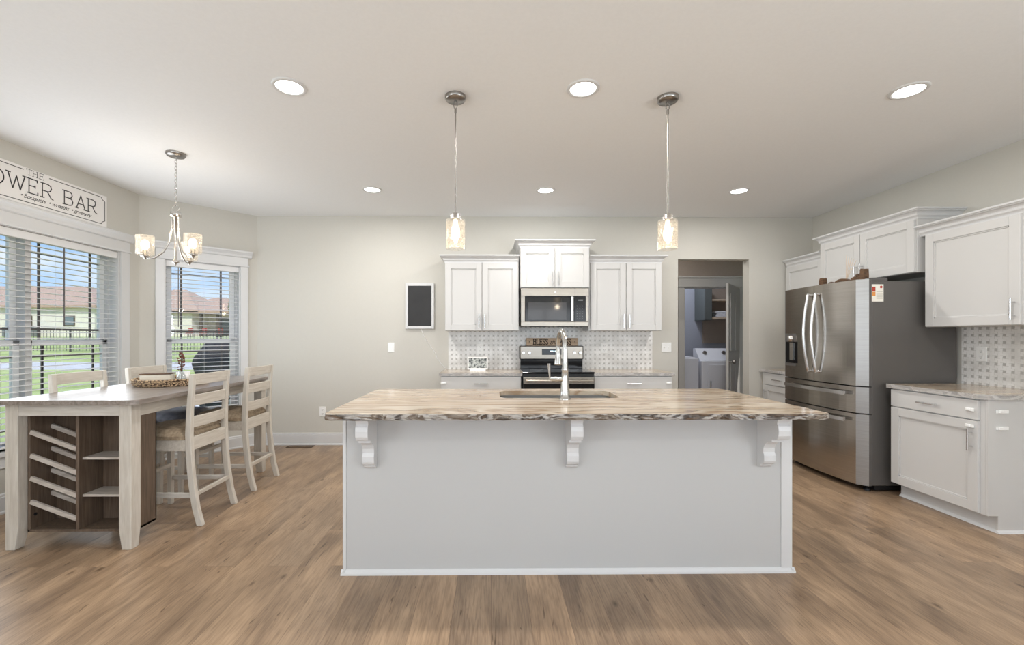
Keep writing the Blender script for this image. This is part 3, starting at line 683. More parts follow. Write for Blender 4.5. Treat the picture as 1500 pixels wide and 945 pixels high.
# countertops
def counter(name, label, poly, z1=.910, th=.032, edge='stone_edge_light', rough=0, step=.03):
    m = MB(); n = len(poly)
    # subdivide the outline, jitter a chiselled edge
    pts = []
    for i in range(n):
        a, b, rg = poly[i][:2], poly[(i + 1) % n][:2], (len(poly[i]) > 2 and poly[i][2])
        L_ = math.hypot(b[0] - a[0], b[1] - a[1]); k = max(1, int(L_ / step)) if (rg and rough) else 1
        for j in range(k): pts.append((a[0] + (b[0] - a[0]) * j / k, a[1] + (b[1] - a[1]) * j / k, rg and rough and (k > 1)))
    cx = sum(p[0] for p in pts) / len(pts); cy = sum(p[1] for p in pts) / len(pts)
    N_ = len(pts); rows = []
    for zz, out in ((z1, -.0), (z1 - .004, .5), (z1 - th * .5, 1), (z1 - th + .003, .6), (z1 - th, 0)):
        row = []
        for (x, y, rg) in pts:
            d = Vector((x - cx, y - cy, 0)); d.normalize()
            j = random.uniform(.2, 1) * rough * out if rg else 0
            row.append((x + d.x * j * .3, y + (d.y * j), zz + (random.uniform(-.002, .002) if (rg and 0 < out) else 0)))
        rows.append(row)
    vs = [p for r in rows for p in r]
    fs = [(i * N_ + k, i * N_ + (k + 1) % N_, (i + 1) * N_ + (k + 1) % N_, (i + 1) * N_ + k) for i in range(4) for k in range(N_)]
    m.add(vs, fs, False, 1); m.add(rows[0], [tuple(range(N_))], False, 0); m.add(rows[-1], [tuple(range(N_))[::-1]], False, 1)
    o = m.build(name, ['stone_top', edge])
    return tag(o, label, 'countertop')
counter('countertop', 'beige stone countertop left of the range', [(-.553, 4.67), (.330, 4.67), (.330, YW - .012), (-.553, YW - .012)])
counter('countertop', 'beige stone countertop right of the range', [(1.090, 4.67), (1.955, 4.67), (1.955, YW - .012), (1.090, YW - .012)])
counter('countertop', 'small beige stone countertop in the corner behind the refrigerator', [(3.23, 5.285), (3.23, 4.66), (XR - .002, 4.66), (XR - .002, 5.285)])
arc = [(3.23 + .09 - .09 * math.cos(a), 2.84 + .09 - .09 * math.sin(a)) for a in [i * PI / 2 / 8 for i in range(9)]]
counter('countertop', 'beige stone countertop with rounded corner at the right edge', [(3.23, 3.575)] + arc + [(XR - .013, 2.84), (XR - .013, 3.575)])

# ================================================================== ISLAND
IX0, IX1, IY0, IY1 = -.795, 1.645, 2.412, 3.14
isl = thing('kitchen_island', 'large white kitchen island with plain front panel and three corbels', 'kitchen island', (.43, 2.78, 0))
m = MB().box(IX0, IX1, IY0, IY0 + .03, 0, .8815).box(IX0, IX0 + .03, IY0 + .03, IY1, 0, .8815).box(IX1 - .03, IX1, IY0 + .03, IY1, 0, .8815).box(IX0 + .03, IX1 - .03, IY1 - .03, IY1, .1, .8815).box(IX0 + .03, IX1 - .03, IY0 + .03, IY1 - .03, .1, .12)
m.build('body', 'island_paint', isl, off=isl.location)
MB().box(IX0 - .012, IX0 + .006, IY0 - .006, IY0 + .05, .02, .881).build('corner_trim', 'trim_paint', isl, .0015, off=isl.location)
MB().box(IX1 - .052, IX1 + .008, IY0 - .006, IY0 + .05, .02, .881).build('corner_trim', 'trim_paint', isl, .0015, off=isl.location)
prof = [(0, 0), (-.020, 0), (-.018, .010), (-.010, .018), (-.004, .026), (0, .026)]
m = MB().prism([(IY0 + a, b) for a, b in prof], 'x', IX0 - .020, IX1 + .020)
m.prism([(IX0 + a, b) for a, b in prof], 'y', IY0 - .018, IY1).prism([(IX1 - a, b) for a, b in prof], 'y', IY0 - .018, IY1)
m.build('base_molding', 'trim_paint', isl, off=isl.location)
def arcpts(cy, cz, r, a0, a1, n=7): return [(cy + r * math.cos(math.radians(a0 + (a1 - a0) * i / n)), cz + r * math.sin(math.radians(a0 + (a1 - a0) * i / n))) for i in range(n + 1)]
for x0 in (-.685, .405, 1.462):
    Y = IY0; D = .19
    pr = [(Y, .8815), (Y - D, .8815), (Y - D, .872), (Y - D + .012, .866), (Y - D + .018, .850), (Y - D + .018, .846)]
    pr += [(Y - D + .010, .835), (Y - D + .006, .812), (Y - D + .008, .785), (Y - D + .020, .765), (Y - .140, .757), (Y - .128, .757)]
    pr += [(Y - .128, .742), (Y - .116, .742)]
    pr += [(Y - .090, .735), (Y - .070, .718), (Y - .058, .695), (Y - .056, .672), (Y - .064, .655), (Y - .064, .625), (Y - .058, .612), (Y - .045, .604), (Y - .030, .600), (Y - .028, .590), (Y - .018, .583), (Y, .580)]
    c = MB().prism(pr, 'x', x0, x0 + .062).build('corbel', 'trim_paint', isl, .002, off=isl.location)
    MB().box(x0 - .012, x0 + .074, IY0 - D - .012, IY0, .872, .8815).build('cap', 'trim_paint', c, .002, off=isl.location)
# countertop with a real sink cut-out
SX0, SX1, SY0, SY1 = .055, .805, 2.72, 3.08
def rrect(x0, x1, y0, y1, r, n=6):
    P = []
    for cx, cy, a0 in ((x1 - r, y1 - r, 0), (x0 + r, y1 - r, 90), (x0 + r, y0 + r, 180), (x1 - r, y0 + r, 270)):
        for i in range(n + 1): a = math.radians(a0 + 90 * i / n); P.append((cx + r * math.cos(a), cy + r * math.sin(a)))
    return P
TX0, TX1, TY0, TY1, TZ = -.822, 1.672, 2.150, 3.205, .914
def jitter_line(a, b, rough, step=.022):
    L_ = math.hypot(b[0] - a[0], b[1] - a[1]); k = int(L_ / step); return [(a[0] + (b[0] - a[0]) * i / k, a[1] + (b[1] - a[1]) * i / k) for i in range(k)]
outer = jitter_line((TX0 + .02, TY0), (TX1 - .02, TY0), 1) + jitter_line((TX1, TY0 + .02), (TX1, TY1 - .02), 1) + jitter_line((TX1 - .02, TY1), (TX0 + .02, TY1), 1) + jitter_line((TX0, TY1 - .02), (TX0, TY0 + .02), 1)
hole = rrect(SX0, SX1, SY0, SY1, .06)
bm = bmesh.new(); cx, cy = (TX0 + TX1) / 2, (TY0 + TY1) / 2; rows = []
for zz, out in ((TZ, 0), (TZ - .004, .4), (TZ - .014, 1), (TZ - .024, .8), (TZ - .030, .1)):
    row = []
    for (x, y) in outer:
        nx = 1 if x > TX1 - .03 else (-1 if x < TX0 + .03 else 0); ny = -1 if y < TY0 + .01 else (1 if y > TY1 - .01 else 0)
        j = random.uniform(-.5, 1) * .007 * out
        row.append(bm.verts.new((x + nx * j, y + ny * j, zz + (random.uniform(-.0015, .0015) if 0 < out else 0))))
    rows.append(row)
N_ = len(outer)
for i in range(4):
    for k in range(N_):
        f = bm.faces.new((rows[i][k], rows[i][(k + 1) % N_], rows[i + 1][(k + 1) % N_], rows[i + 1][k])); f.material_index = 1; f.smooth = False
hr = [[bm.verts.new((x, y, z)) for x, y in hole] for z in (TZ, TZ - .030)]; M_ = len(hole)
for k in range(M_):
    f = bm.faces.new((hr[0][k], hr[0][(k + 1) % M_], hr[1][(k + 1) % M_], hr[1][k])); f.material_index = 0
for ring, hole_r in ((rows[0], hr[0]), (rows[-1], hr[1])):
    es = []
    for rg in (ring, hole_r):
        for k in range(len(rg)):
            e1 = bm.edges.get((rg[k], rg[(k + 1) % len(rg)])); es.append(e1)
    res = bmesh.ops.triangle_fill(bm, use_beauty=True, use_dissolve=False, edges=es)
bmesh.ops.recalc_face_normals(bm, faces=bm.faces)
me = bpy.data.meshes.new('island_countertop'); bm.to_mesh(me); bm.free(); me.materials.append(MATS['stone_top']); me.materials.append(MATS['stone_edge'])
o = bpy.data.objects.new('island_countertop', me); C.objects.link(o); tag(o, 'long beige veined stone countertop with chiselled dark edge on the island', 'countertop')
# sink
sk = thing('sink', 'stainless undermount sink set in the island countertop', 'sink', ((SX0 + SX1) / 2, (SY0 + SY1) / 2, .67))
m = MB(); rings = []
for (g_, z) in ((-.012, .8835), (-.012, .875), (.004, .875), (.004, .8835), (.004, .875), (.012, .72), (.05, .69), (.16, .685)):
    rings.append([(x, y, z) for x, y in rrect(SX0 + g_, SX1 - g_, SY0 + g_, SY1 - g_, max(.02, .06 - g_ * .3))])
rings = rings[3:]
n = len(rings[0]); vs = [p for r in rings for p in r]
m.add(vs, [(i * n + k, i * n + (k + 1) % n, (i + 1) * n + (k + 1) % n, (i + 1) * n + k) for i in range(len(rings) - 1) for k in range(n)], True); m.add(rings[-1], [tuple(range(n))])
m.build('basin', 'sink_steel', sk, off=sk.location)
MB().lathe([(.045, .687), (.04, .690), (.02, .686), (0, .686)], (.43, 2.9, 0), 20, False).build('drain', 'chrome', sk, off=sk.location)
# faucet
fc = thing('faucet', 'tall arched chrome pull-down faucet behind the island sink rim', 'faucet', (.447, 2.668, TZ), -0.0)
MB().lathe([(.034, 0), (.034, .006), (.029, .010), (.027, .05), (.0215, .13), (.019, .17), (.021, .175), (.021, .182), (.0175, .19), (.0165, .26)], (0, 0, 0), 28).build('body', 'chrome', fc)
pts = []; R = .092
for i in range(0, 17):
    a = PI * i / 16 * 1.03; yy = R - R * math.cos(a); zz = .30 + .115 * math.sin(a)
    pts.append((-.014 * (yy / (2 * R)), yy, zz))
pts = [(0, 0, .255), (0, 0, .28)] + pts
MB().tube(pts, [.0155] * 2 + [.0145] * (len(pts) - 2), 14).build('spout', 'chrome', fc)
ex, ey, ez = pts[-1]
MB().lathe([(.014, .006), (.016, 0), (.0165, -.03), (.019, -.05), (.026, -.088), (.0265, -.095), (.022, -.098), (0, -.098)], (ex, ey, ez + .004), 24, False).build('spray_head', 'chrome', fc)
hd = MB().tube([(-.018, 0, .120), (-.052, 0, .121), (-.078, 0, .123), (-.092, 0, .124)], [.015, .0155, .0125, .010], 14).build('valve_arm', 'chrome', fc)
MB().tube([(-.090, 0, .116), (-.094, 0, .15), (-.098, 0, .215)], [.005, .0055, .0095], 12).build('lever', 'chrome', hd)

# ================================================================== RANGE & MICROWAVE
rg = thing('range', 'stainless and black electric range between the white base cabinets', 'range', (.705, 4.95, 0))
RX0_, RX1_ = .334, 1.086
m = MB().box(RX0_, RX1_, 4.66, 5.28, .04, .905); m.build('body', 'black_matte', rg, .003, off=rg.location)
m = MB().box(RX0_ - .004, RX1_ + .004, 4.64, 5.22, .905, .922); m.build('cooktop', 'black_gloss', rg, .004, off=rg.location)
for x, y, r in ((.52, 4.80, .1), (.90, 4.80, .085), (.52, 5.05, .075), (.90, 5.05, .1)):
    MB().lathe([(r - .003, 0), (r - .003, .0008), (r, .0008), (r, 0)], (x, y, .9222), 32, False).build('burner_ring', 'unit_grey', rg, off=rg.location)
m = MB().box(RX0_ + .01, RX1_ - .01, 5.19, 5.29, .922, 1.03); m.build('back_riser', 'black_gloss', rg, .003, off=rg.location)
cp = MB().box(RX0_, RX1_, 5.185, 5.292, 1.03, 1.187); cp = cp.build('control_panel', 'black_matte', rg, .006, off=rg.location)
MB().box(RX0_ + .010, RX1_ - .010, 5.178, 5.186, 1.036, 1.181).build('panel_face', 'steel', cp, .003, off=rg.location)
MB().box(.595, .825, 5.174, 5.179, 1.082, 1.150).build('display', 'black_gloss', cp, .002, off=rg.location)
m = MB()
for i in range(4): m.box(.695 + i * .018, .706 + i * .018, 5.172, 5.1745, 1.118, 1.132)
m.build('clock_digits', 'led', cp, off=rg.location)
for x in (.375, .445, .975, 1.045):
    k = MB(); k.tube([(x, 5.178, 1.108), (x, 5.160, 1.108), (x, 5.150, 1.108)], [.022, .020, .017], 20); k.box(x - .003, x + .003, 5.142, 5.15, 1.092, 1.124)
    k.build('knob', 'handle_steel', rg, off=rg.location)
d = MB().box(RX0_ + .002, RX1_ - .002, 4.625, 4.66, .26, .865).build('oven_door', 'black_gloss', rg, .004, off=rg.location)
MB().box(RX0_ + .004, RX1_ - .004, 4.618, 4.626, .80, .868).build('door_band', 'steel', d, .002, off=rg.location)
m = MB().tube([(RX0_ + .03, 4.575, .835), (RX1_ - .03, 4.575, .835)], .012, 12)
for x in (RX0_ + .06, RX1_ - .06): m.tube([(x, 4.62, .835), (x, 4.575, .835)], .009, 8)
m.build('handle', 'steel', d, off=rg.location)
MB().box(RX0_ + .002, RX1_ - .002, 4.63, 4.66, .06, .25).build('drawer', 'steel', rg, .004, off=rg.location)
mw = thing('microwave', 'stainless over-the-range microwave with black window and keypad', 'microwave', (.71, 5.1, 1.41))
MX0, MX1 = .330, 1.086; MY = 4.90
MB().box(MX0, MX1, MY + .012, YW - .013, 1.418, 1.836).build('body', 'black_matte', mw, .003, off=mw.location)
fp = MB()
fp.box(MX0, 1.085, MY, MY + .014, 1.748, 1.836).box(MX0, 1.085, MY, MY + .014, 1.412, 1.462).box(MX0, .375, MY, MY + .014, 1.462, 1.748).box(1.052, 1.085, MY, MY + .014, 1.462, 1.748)
fp.build('front_frame', 'steel', mw, .003, off=mw.location)
dd = MB().box(.375, .930, MY - .002, MY + .012, 1.462, 1.740).build('door', 'black_gloss', mw, .004, off=mw.location)
MB().box(.410, .838, MY - .004, MY - .001, 1.480, 1.676).build('window', 'glass_dark', dd, .003, off=mw.location)
m = MB().box(.884, .912, MY - .03, MY - .018, 1.464, 1.742).box(.889, .907, MY - .018, MY, 1.48, 1.50).box(.889, .907, MY - .018, MY, 1.705, 1.725)
m.build('handle', 'handle_steel', dd, .005, off=mw.location)
kp = MB().box(.932, 1.052, MY - .001, MY + .012, 1.462, 1.740).build('keypad', 'black_gloss', mw, .003, off=mw.location)
m = MB()
for r_ in range(6):
    for c_ in range(3):
        x = .958 + c_ * .028; z = 1.495 + r_ * .028
        m.box(x - .006, x + .006, MY - .0022, MY - .0008, z - .003, z + .003)
m.box(.965, 1.02, MY - .0022, MY - .0008, 1.695, 1.708)
m.build('key_legends', 'unit_grey', kp, off=mw.location)
m = MB().tube([(.71, MY, 1.79), (.71, MY - .003, 1.79)], .012, 24); m.build('round_badge', 'nickel', mw, off=mw.location)
MB().box(.93, .932, MY - .001, MY + .012, 1.412, 1.836).build('seam', 'black_matte', mw, off=mw.location)
m = MB().box(.45, .62, MY + .08, MY + .2, 1.408, 1.4185).box(.78, .95, MY + .08, MY + .2, 1.408, 1.4185); m.build('grease_filter', 'unit_grey', mw, off=mw.location)

# ================================================================== REFRIGERATOR
fr = thing('refrigerator', 'dark slate four-door refrigerator with ice dispenser', 'refrigerator', (3.5, 4.1, 0))
FY0, FY1 = 3.62, 4.60
MB().box(3.155, 3.865, FY0 + .005, FY1 - .005, .055, 1.755).build('body', 'slate_side', fr, .006, off=fr.location)
MB().box(3.20, 3.80, FY0 + .03, FY1 - .03, .012, .055).build('base_grille', 'black_matte', fr, off=fr.location)
m = MB()
for y in (FY0 + .07, FY1 - .07): m.lathe([(.025, 0), (.025, .02), (.012, .02), (.012, .06)], (3.17, y, 0), 14)
m.build('leveling_foot', 'black_matte', fr, off=fr.location)
YM = (FY0 + FY1) / 2
def fx(y):   # gently bowed front
    t_ = (y - YM) / ((FY1 - FY0) / 2); return 3.03 + .042 * t_ * t_
def fdoor(name, y0, y1, z0, z1, near=False, far=False, hole=None):
    ys = [y0 + (y1 - y0) * i / 14 for i in range(15)]
    front = []
    if near: ys = [y for y in ys if y > y0 + .062]; front.append((3.128, y0, 1)); front.append((fx(y0 + .055), y0 + .055, 1)); front.append((fx(y0 + .062), y0 + .0621, 0))
    if far: ys = [y for y in ys if y < y1 - .03]
    front += [(fx(y), y, 0) for y in ys]
    if far: front += [(fx(y1 - .03) + .002, y1 - .025, 1), (3.10, y1, 1)]
    m = MB(); n = len(front)
    P0 = [(x, y, z0) for x, y, _ in front]; P1 = [(x, y, z1) for x, y, _ in front]
    for k in range(n - 1):
        edge = 1 if (front[k][2] and front[k + 1][2] and near and k == 0) else 0
        m.add([P0[k], P0[k + 1], P1[k + 1], P1[k]], [(0, 1, 2, 3)], edge == 0, edge)
    ya, yb = front[0][1], front[-1][1]
    B = [(3.150, ya, z0), (3.150, yb, z0), (3.150, yb, z1), (3.150, ya, z1)]
    m.add(B, [(0, 1, 2, 3)], False, 2)
    m.add([P0[0], B[0], B[3], P1[0]], [(0, 1, 2, 3)], False, 2); m.add([P0[-1], P1[-1], B[2], B[1]], [(0, 1, 2, 3)], False, 2)
    m.add(P0 + [B[1], B[0]], [tuple(range(n + 2))], False, 2); m.add(P1 + [B[2], B[3]], [tuple(range(n + 2))], False, 2)
    o_ = m.build(name, ['slate_steel', 'slate_edge', 'slate_side'], fr, off=fr.location)
    return o_
dn = fdoor('door', FY0, YM - .003, .882, 1.772, near=True)
df = fdoor('door', YM + .003, FY1, .882, 1.772, far=True)
d1 = fdoor('drawer', FY0, FY1, .655, .872, near=True, far=True)
d2 = fdoor('drawer', FY0, FY1, .055, .645, near=True, far=True)
for dparent, y, s_ in ((dn, YM - .050, -1), (df, YM + .050, 1)):
    pts = []
    for i in range(17):
        q = i / 16; pts.append((fx(y) - .022 - .045 * math.sin(PI * q), y + s_ * .0 , .965 + .73 * q))
    m = MB().tube([(fx(y) + .002, y, .975)] + pts + [(fx(y) + .002, y, 1.685)], .0125, 10)
    m.build('handle', 'handle_steel', dparent, off=fr.location)
for dparent, z in ((d1, .815), (d2, .590)):
    pts = []
    for i in range(17):
        q = i / 16; y = 3.735 + (4.49 - 3.735) * q; pts.append((fx(y) - .045, y, z))
    m = MB()
    for a, b in zip(pts, pts[1:]): m.obb(a, b, .014, .030)
    for a in (pts[1], pts[-2]): m.obb(a, (a[0] + .05, a[1], a[2]), .02, .02)
    m.build('handle', 'handle_steel', dparent, off=fr.location)
# dispenser
dy0, dy1 = 4.325, 4.535
m = MB().box(fx(4.43) - .006, fx(4.43) + .012, dy0, dy1, 1.000, 1.325); dp = m.build('dispenser', 'slate_side', df, .004, off=fr.location)
m = MB().box(fx(4.43) - .009, fx(4.43) - .004, dy0 + .02, dy1 - .015, 1.03, 1.245); m.build('dispenser_recess', 'black_gloss', dp, .002, off=fr.location)
m = MB().lathe([(0, 0), (.034, 0), (.034, .05), (.024, .06), (0, .06)], (fx(4.43) - .008, 4.44, 1.245), 20).box(fx(4.43) - .018, fx(4.43) - .006, 4.40, 4.45, 1.06, 1.235)
m.build('nozzle', 'nickel', dp, off=fr.location)
m = MB().box(3.152, 3.30, FY0 + .015, FY0 + .07, 1.755, 1.785).box(3.152, 3.30, FY1 - .10, FY1 - .02, 1.755, 1.785); m.build('hinge_cover', 'slate_side', fr, .006, off=fr.location)
m = MB().box(3.150, 3.252, FY0 + .0035, FY0 + .0055, 1.585, 1.728)
st = m.build('energy_sticker', 'sticker_white', fr, off=fr.location)
m = MB().box(3.156, 3.184, FY0 + .0028, FY0 + .0036, 1.668, 1.708); m.build('sticker_mark', 'sticker_red', st, off=fr.location)
m = MB().box(3.156, 3.184, FY0 + .0028, FY0 + .0036, 1.632, 1.665); m.build('sticker_mark', 'sticker_orange', st, off=fr.location)
m = MB().tube([(3.232, FY0 + .0036, 1.706), (3.232, FY0 + .0028, 1.706)], .011, 16); m.build('sticker_mark', 'sticker_red', st, off=fr.location)
m = MB()
for z in (1.612, 1.624, 1.640, 1.652, 1.668): m.box(3.192, 3.244, FY0 + .0028, FY0 + .0036, z - .0018, z + .0018)
m.build('sticker_mark', 'sticker_grey', st, off=fr.location)

# ornaments on top of the refrigerator
TZF = 1.7555
o1 = thing('wooden_ornament', 'small dark wooden block ornament at the far end of the refrigerator top', 'ornament', (3.185, 4.20, TZF))
m = MB().prism([(-.075, 0), (.075, 0), (.07, .020), (.03, .028), (.028, .062), (.018, .074), (-.018, .074), (-.024, .05), (-.03, .024), (-.07, .018)], 'x', -.02, .02)
m.build('carving', 'carved_wood', o1, .005)
MB().lathe([(0, 0), (.022, .004), (.028, .02), (.02, .036), (0, .04)], (.0, -.10, 0), 14).build('round_knob', 'carved_wood', o1)
o2 = thing('reed_holder', 'arched dark wooden holder with pale upright reeds on the refrigerator', 'ornament', (3.185, 3.965, TZF))
pr = [(-.10, 0)] + [(.10 * math.cos(math.radians(a)), .055 * math.sin(math.radians(a))) for a in range(170, 5, -15)] + [(.10, 0), (.075, 0)] + [(.075 * math.cos(math.radians(a)), .034 * math.sin(math.radians(a))) for a in range(15, 170, 15)] + [(-.075, 0)]
m = MB().prism(pr, 'x', -.018, .018); m.build('arch', 'carved_wood', o2, .003)
MB().lathe([(0, 0), (.026, 0), (.03, .03), (.02, .045), (0, .045)], (.03, 0, 0), 16).build('cup', 'carved_wood', o2)
for i in range(5):
    MB().tube([(.03, 0, .04), (.03 + .012 * (i - 2), -.035 - .012 * i, .235 - .012 * i)], .0022, 6).build('reed', 'reed', o2)
o3 = thing('wooden_ornament', 'taller notched wooden ornament at the near end of the refrigerator top', 'ornament', (3.185, 3.765, TZF))
m = MB().prism([(-.050, 0), (.085, 0), (.085, .045), (.05, .058), (.018, .05), (.01, .058), (-.006, .060), (-.010, .105), (-.022, .112), (-.05, .108), (-.054, .05)], 'x', -.022, .022)
m.build('carving', 'carved_wood', o3, .006)
MB().lathe([(0, -.012), (.014, -.01), (.018, 0), (.014, .01), (0, .012)], (0, .035, .066), 12).build('round_knob', 'carved_wood', o3)

o1.scale = (1, 1, 1.35); o3.scale = (1, 1, 1.08); o2.scale = (1, 1, 1.15)
# ================================================================== WALL THINGS
def plate(label, loc, rz, W, Hh, kind, n=1):
    r = thing('light_switch' if kind == 's' else 'outlet', label, 'light switch' if kind == 's' else 'outlet', loc, rz)
    MB().box(-W / 2, W / 2, -.006, 0, -Hh / 2, Hh / 2).build('cover_plate', 'plastic_white', r, .002)
    for i in range(n):
        x = (i - (n - 1) / 2) * .046
        if kind == 's': MB().box(x - .005, x + .005, -.014, -.005, -.010, .012).build('toggle', 'plastic_white', r, .001)
        else:
            for z in (-.024, .024):
                rc = MB().box(x - .015, x + .015, -.008, -.005, z - .015, z + .015).build('receptacle', 'plastic_white', r, .002)
                MB().box(x - .008, x - .005, -.0085, -.0079, z - .004, z + .006).box(x + .005, x + .008, -.0085, -.0079, z - .004, z + .006).box(x - .002, x + .002, -.0085, -.0079, z - .012, z - .008).build('slot', 'dark_slot', rc)
    return r
plate('white single light switch on the wall below the chalkboard', (-1.201, YW, 1.167), 0, .075, .115, 's')
plate('white double light switch left of the doorway', (2.115, YW, 1.167), 0, .12, .115, 's', 2)
plate('white wall outlet low on the wall, seen past the island corner', (-2.02, YW, .40), 0, .075, .115, 'o')
plate('white outlet in the back mosaic left of the range', (-.13, YW - .012, 1.15), 0, .075, .115, 'o')
plate('white outlet in the back mosaic right of the range', (1.36, YW - .012, 1.16), 0, .075, .115, 'o')
plate('white outlet in the mosaic on the right wall', (XR - .012, 3.455, 1.155), R90, .075, .115, 'o')
# chalkboard and its loose white cord
cb = thing('chalkboard', 'black chalkboard in a grey white frame on the wall', 'chalkboard', (-.855, YW, 1.39))
m = MB().box(-.172, -.140, -.03, 0, 0, .545).box(.140, .172, -.03, 0, 0, .545).box(-.140, .140, -.03, 0, 0, .032).box(-.140, .140, -.03, 0, .513, .545); m.build('frame', 'trim_paint', cb, .005)
MB().box(-.141, .141, -.018, -.002, .03, .515).build('board', 'chalk_black', cb)
P = [(-.84, 1.385), (-.82, 1.33), (-.78, 1.25), (-.72, 1.17), (-.67, 1.10), (-.65, 1.04), (-.60, .97), (-.55, .92)]
o = MB().tube([(x, YW - .006, z) for x, z in P], .0035, 6).build('power_cord', 'plastic_white'); tag(o, 'thin white cord trailing down the wall from the chalkboard', 'cord')
# photo frame on the counter
pf = thing('photo_display', 'white framed grey picture standing on the counter left of the range', 'picture frame', (-.155, 5.05, .910))
m = MB().box(-.115, .115, -.010, .010, .012, .028).box(-.115, .115, -.010, .010, .142, .155).box(-.115, -.102, -.010, .010, .028, .142).box(.102, .115, -.010, .010, .028, .142); m.build('frame', 'plastic_white', pf, .002)
MB().box(-.103, .103, -.006, .008, .027, .143).build('picture', 'photo_print', pf)
MB().prism([(-.03, 0), (.05, 0), (.02, .02), (-.012, .02)], 'x', -.09, .09).build('stand', 'plastic_white', pf, .002)
# stroke lettering
LET = {
 'B': [[(0, 0), (0, 1)], [(-.12, 1), (.4, 1), (.58, .93), (.62, .77), (.55, .6), (.4, .53), (0, .53)], [(.4, .53), (.6, .46), (.68, .28), (.6, .07), (.42, 0), (-.12, 0)]],
 'A': [[(.0, 0), (.36, 1)], [(.36, 1), (.72, 0)], [(.13, .36), (.59, .36)], [(-.1, 0), (.12, 0)], [(.6, 0), (.84, 0)]],
 'R': [[(0, 0), (0, 1)], [(-.12, 1), (.42, 1), (.6, .92), (.65, .74), (.58, .56), (.42, .48), (0, .48)], [(.36, .48), (.62, .08), (.78, .0)], [(-.12, 0), (.12, 0)]],
 'O': [[(.45 + .45 * math.cos(a), .5 + .5 * math.sin(a)) for a in [i * PI / 12 for i in range(25)]]],
 'W': [[(0, 1), (.3, 0)], [(.3, 0), (.54, .85)], [(.54, .85), (.78, 0)], [(.78, 0), (1.08, 1)], [(-.12, 1), (.14, 1)], [(.94, 1), (1.2, 1)]],
 'E': [[(0, 0), (0, 1)], [(-.12, 1), (.56, 1), (.56, .86)], [(0, .52), (.42, .52)], [(.42, .44), (.42, .6)], [(-.12, 0), (.6, 0), (.6, .15)]],
 'F': [[(0, 0), (0, 1)], [(-.12, 1), (.56, 1), (.56, .86)], [(0, .52), (.42, .52)], [(-.12, 0), (.12, 0)]],
 'L': [[(0, 0), (0, 1)], [(-.12, 1), (.12, 1)], [(-.12, 0), (.56, 0), (.56, .15)]],
 'T': [[(.35, 0), (.35, 1)], [(-.02, .86), (-.02, 1), (.72, 1), (.72, .86)], [(.22, 0), (.48, 0)]],
 'H': [[(0, 0), (0, 1)], [(.6, 0), (.6, 1)], [(0, .52), (.6, .52)], [(-.12, 0), (.12, 0)], [(.48, 0), (.72, 0)], [(-.12, 1), (.12, 1)], [(.48, 1), (.72, 1)]],
 'S': [[(.5, .85), (.38, 1), (.15, 1), (.0, .85), (.05, .62), (.45, .4), (.52, .18), (.38, 0), (.12, 0), (0, .15)]],
 'M': [[(0, 0), (0, 1), (.35, .35), (.7, 1), (.7, 0)]],
}
ADV = {'O': 1.15, 'W': 1.35, 'T': .95, 'A': 1.0, 'B': .98, 'R': 1.02, 'E': .92, 'F': .9, 'L': .88, 'H': 1.0, ' ': .62, 'S': .8, 'M': 1.0}
def strokes(m, text, x0, z0, h, wd, y0, y1, sx=1.0):
    x = x0
    for chh in text:
        for pl in LET.get(chh, []):
            for a, b in zip(pl, pl[1:]):
                p = Vector((x + a[0] * h * sx, 0, z0 + a[1] * h)); q = Vector((x + b[0] * h * sx, 0, z0 + b[1] * h)); d = (q - p)
                if d.length < 1e-6: continue
                d.normalize(); e_ = Vector((-d.z, 0, d.x)) * wd / 2; p -= d * wd * .4; q += d * wd * .4
                m.add([(v.x, yy, v.z) for yy in (y0, y1) for v in (p - e_, q - e_, q + e_, p + e_)], [(0, 1, 2, 3), (7, 6, 5, 4), (0, 4, 5, 1), (1, 5, 6, 2), (2, 6, 7, 3), (3, 7, 4, 0)])
        x += ADV.get(chh, .9) * h * sx
    return x
def adv(text, h, sx=1): return sum(ADV.get(c, .9) for c in text) * h * sx
# bar sign over the wide window (local x = reading direction = +Y, local -y = into room)
sg = thing('wall_sign', 'white sign with black lettering hung above the wide window', 'sign', (XL, 3.487, 2.302), PI / 2)
SW, SH = .63, .285
MB().box(-SW, SW, -.028, -.004, 0, SH).build('board', 'sign_board', sg, .002)
m = MB(); cpts = [(-SW + .06, .022), (SW - .06, .022), (SW - .05, .04), (SW - .022, .055), (SW - .022, SH - .055), (SW - .05, SH - .04), (SW - .06, SH - .022), (.10, SH - .022)]
cpts2 = [(-.10, SH - .022), (-SW + .06, SH - .022), (-SW + .05, SH - .04), (-SW + .022, SH - .055), (-SW + .022, .055), (-SW + .05, .04), (-SW + .06, .022)]
for pl in (cpts, cpts2):
    for a, b in zip(pl, pl[1:]):
        p = Vector((a[0], 0, a[1])); q = Vector((b[0], 0, b[1])); d = (q - p).normalized(); e_ = Vector((-d.z, 0, d.x)) * .0025; p -= d * .002; q += d * .002
        m.add([(v.x, yy, v.z) for yy in (-.0292, -.0278) for v in (p - e_, q - e_, q + e_, p + e_)], [(0, 1, 2, 3), (7, 6, 5, 4), (0, 4, 5, 1), (1, 5, 6, 2), (2, 6, 7, 3), (3, 7, 4, 0)])
m.build('border', 'ink', sg)
m = MB(); strokes(m, 'THE', -.075, SH - .052, .044, .0028, -.0295, -.0278, 1.15)
tx = 'FLOWER BAR'; hh = .112; wd_ = adv(tx, hh, .98); strokes(m, tx, -wd_ / 2 + .012, .098, hh, .0075, -.0295, -.0278, .98)
m.build('lettering', 'ink', sg)
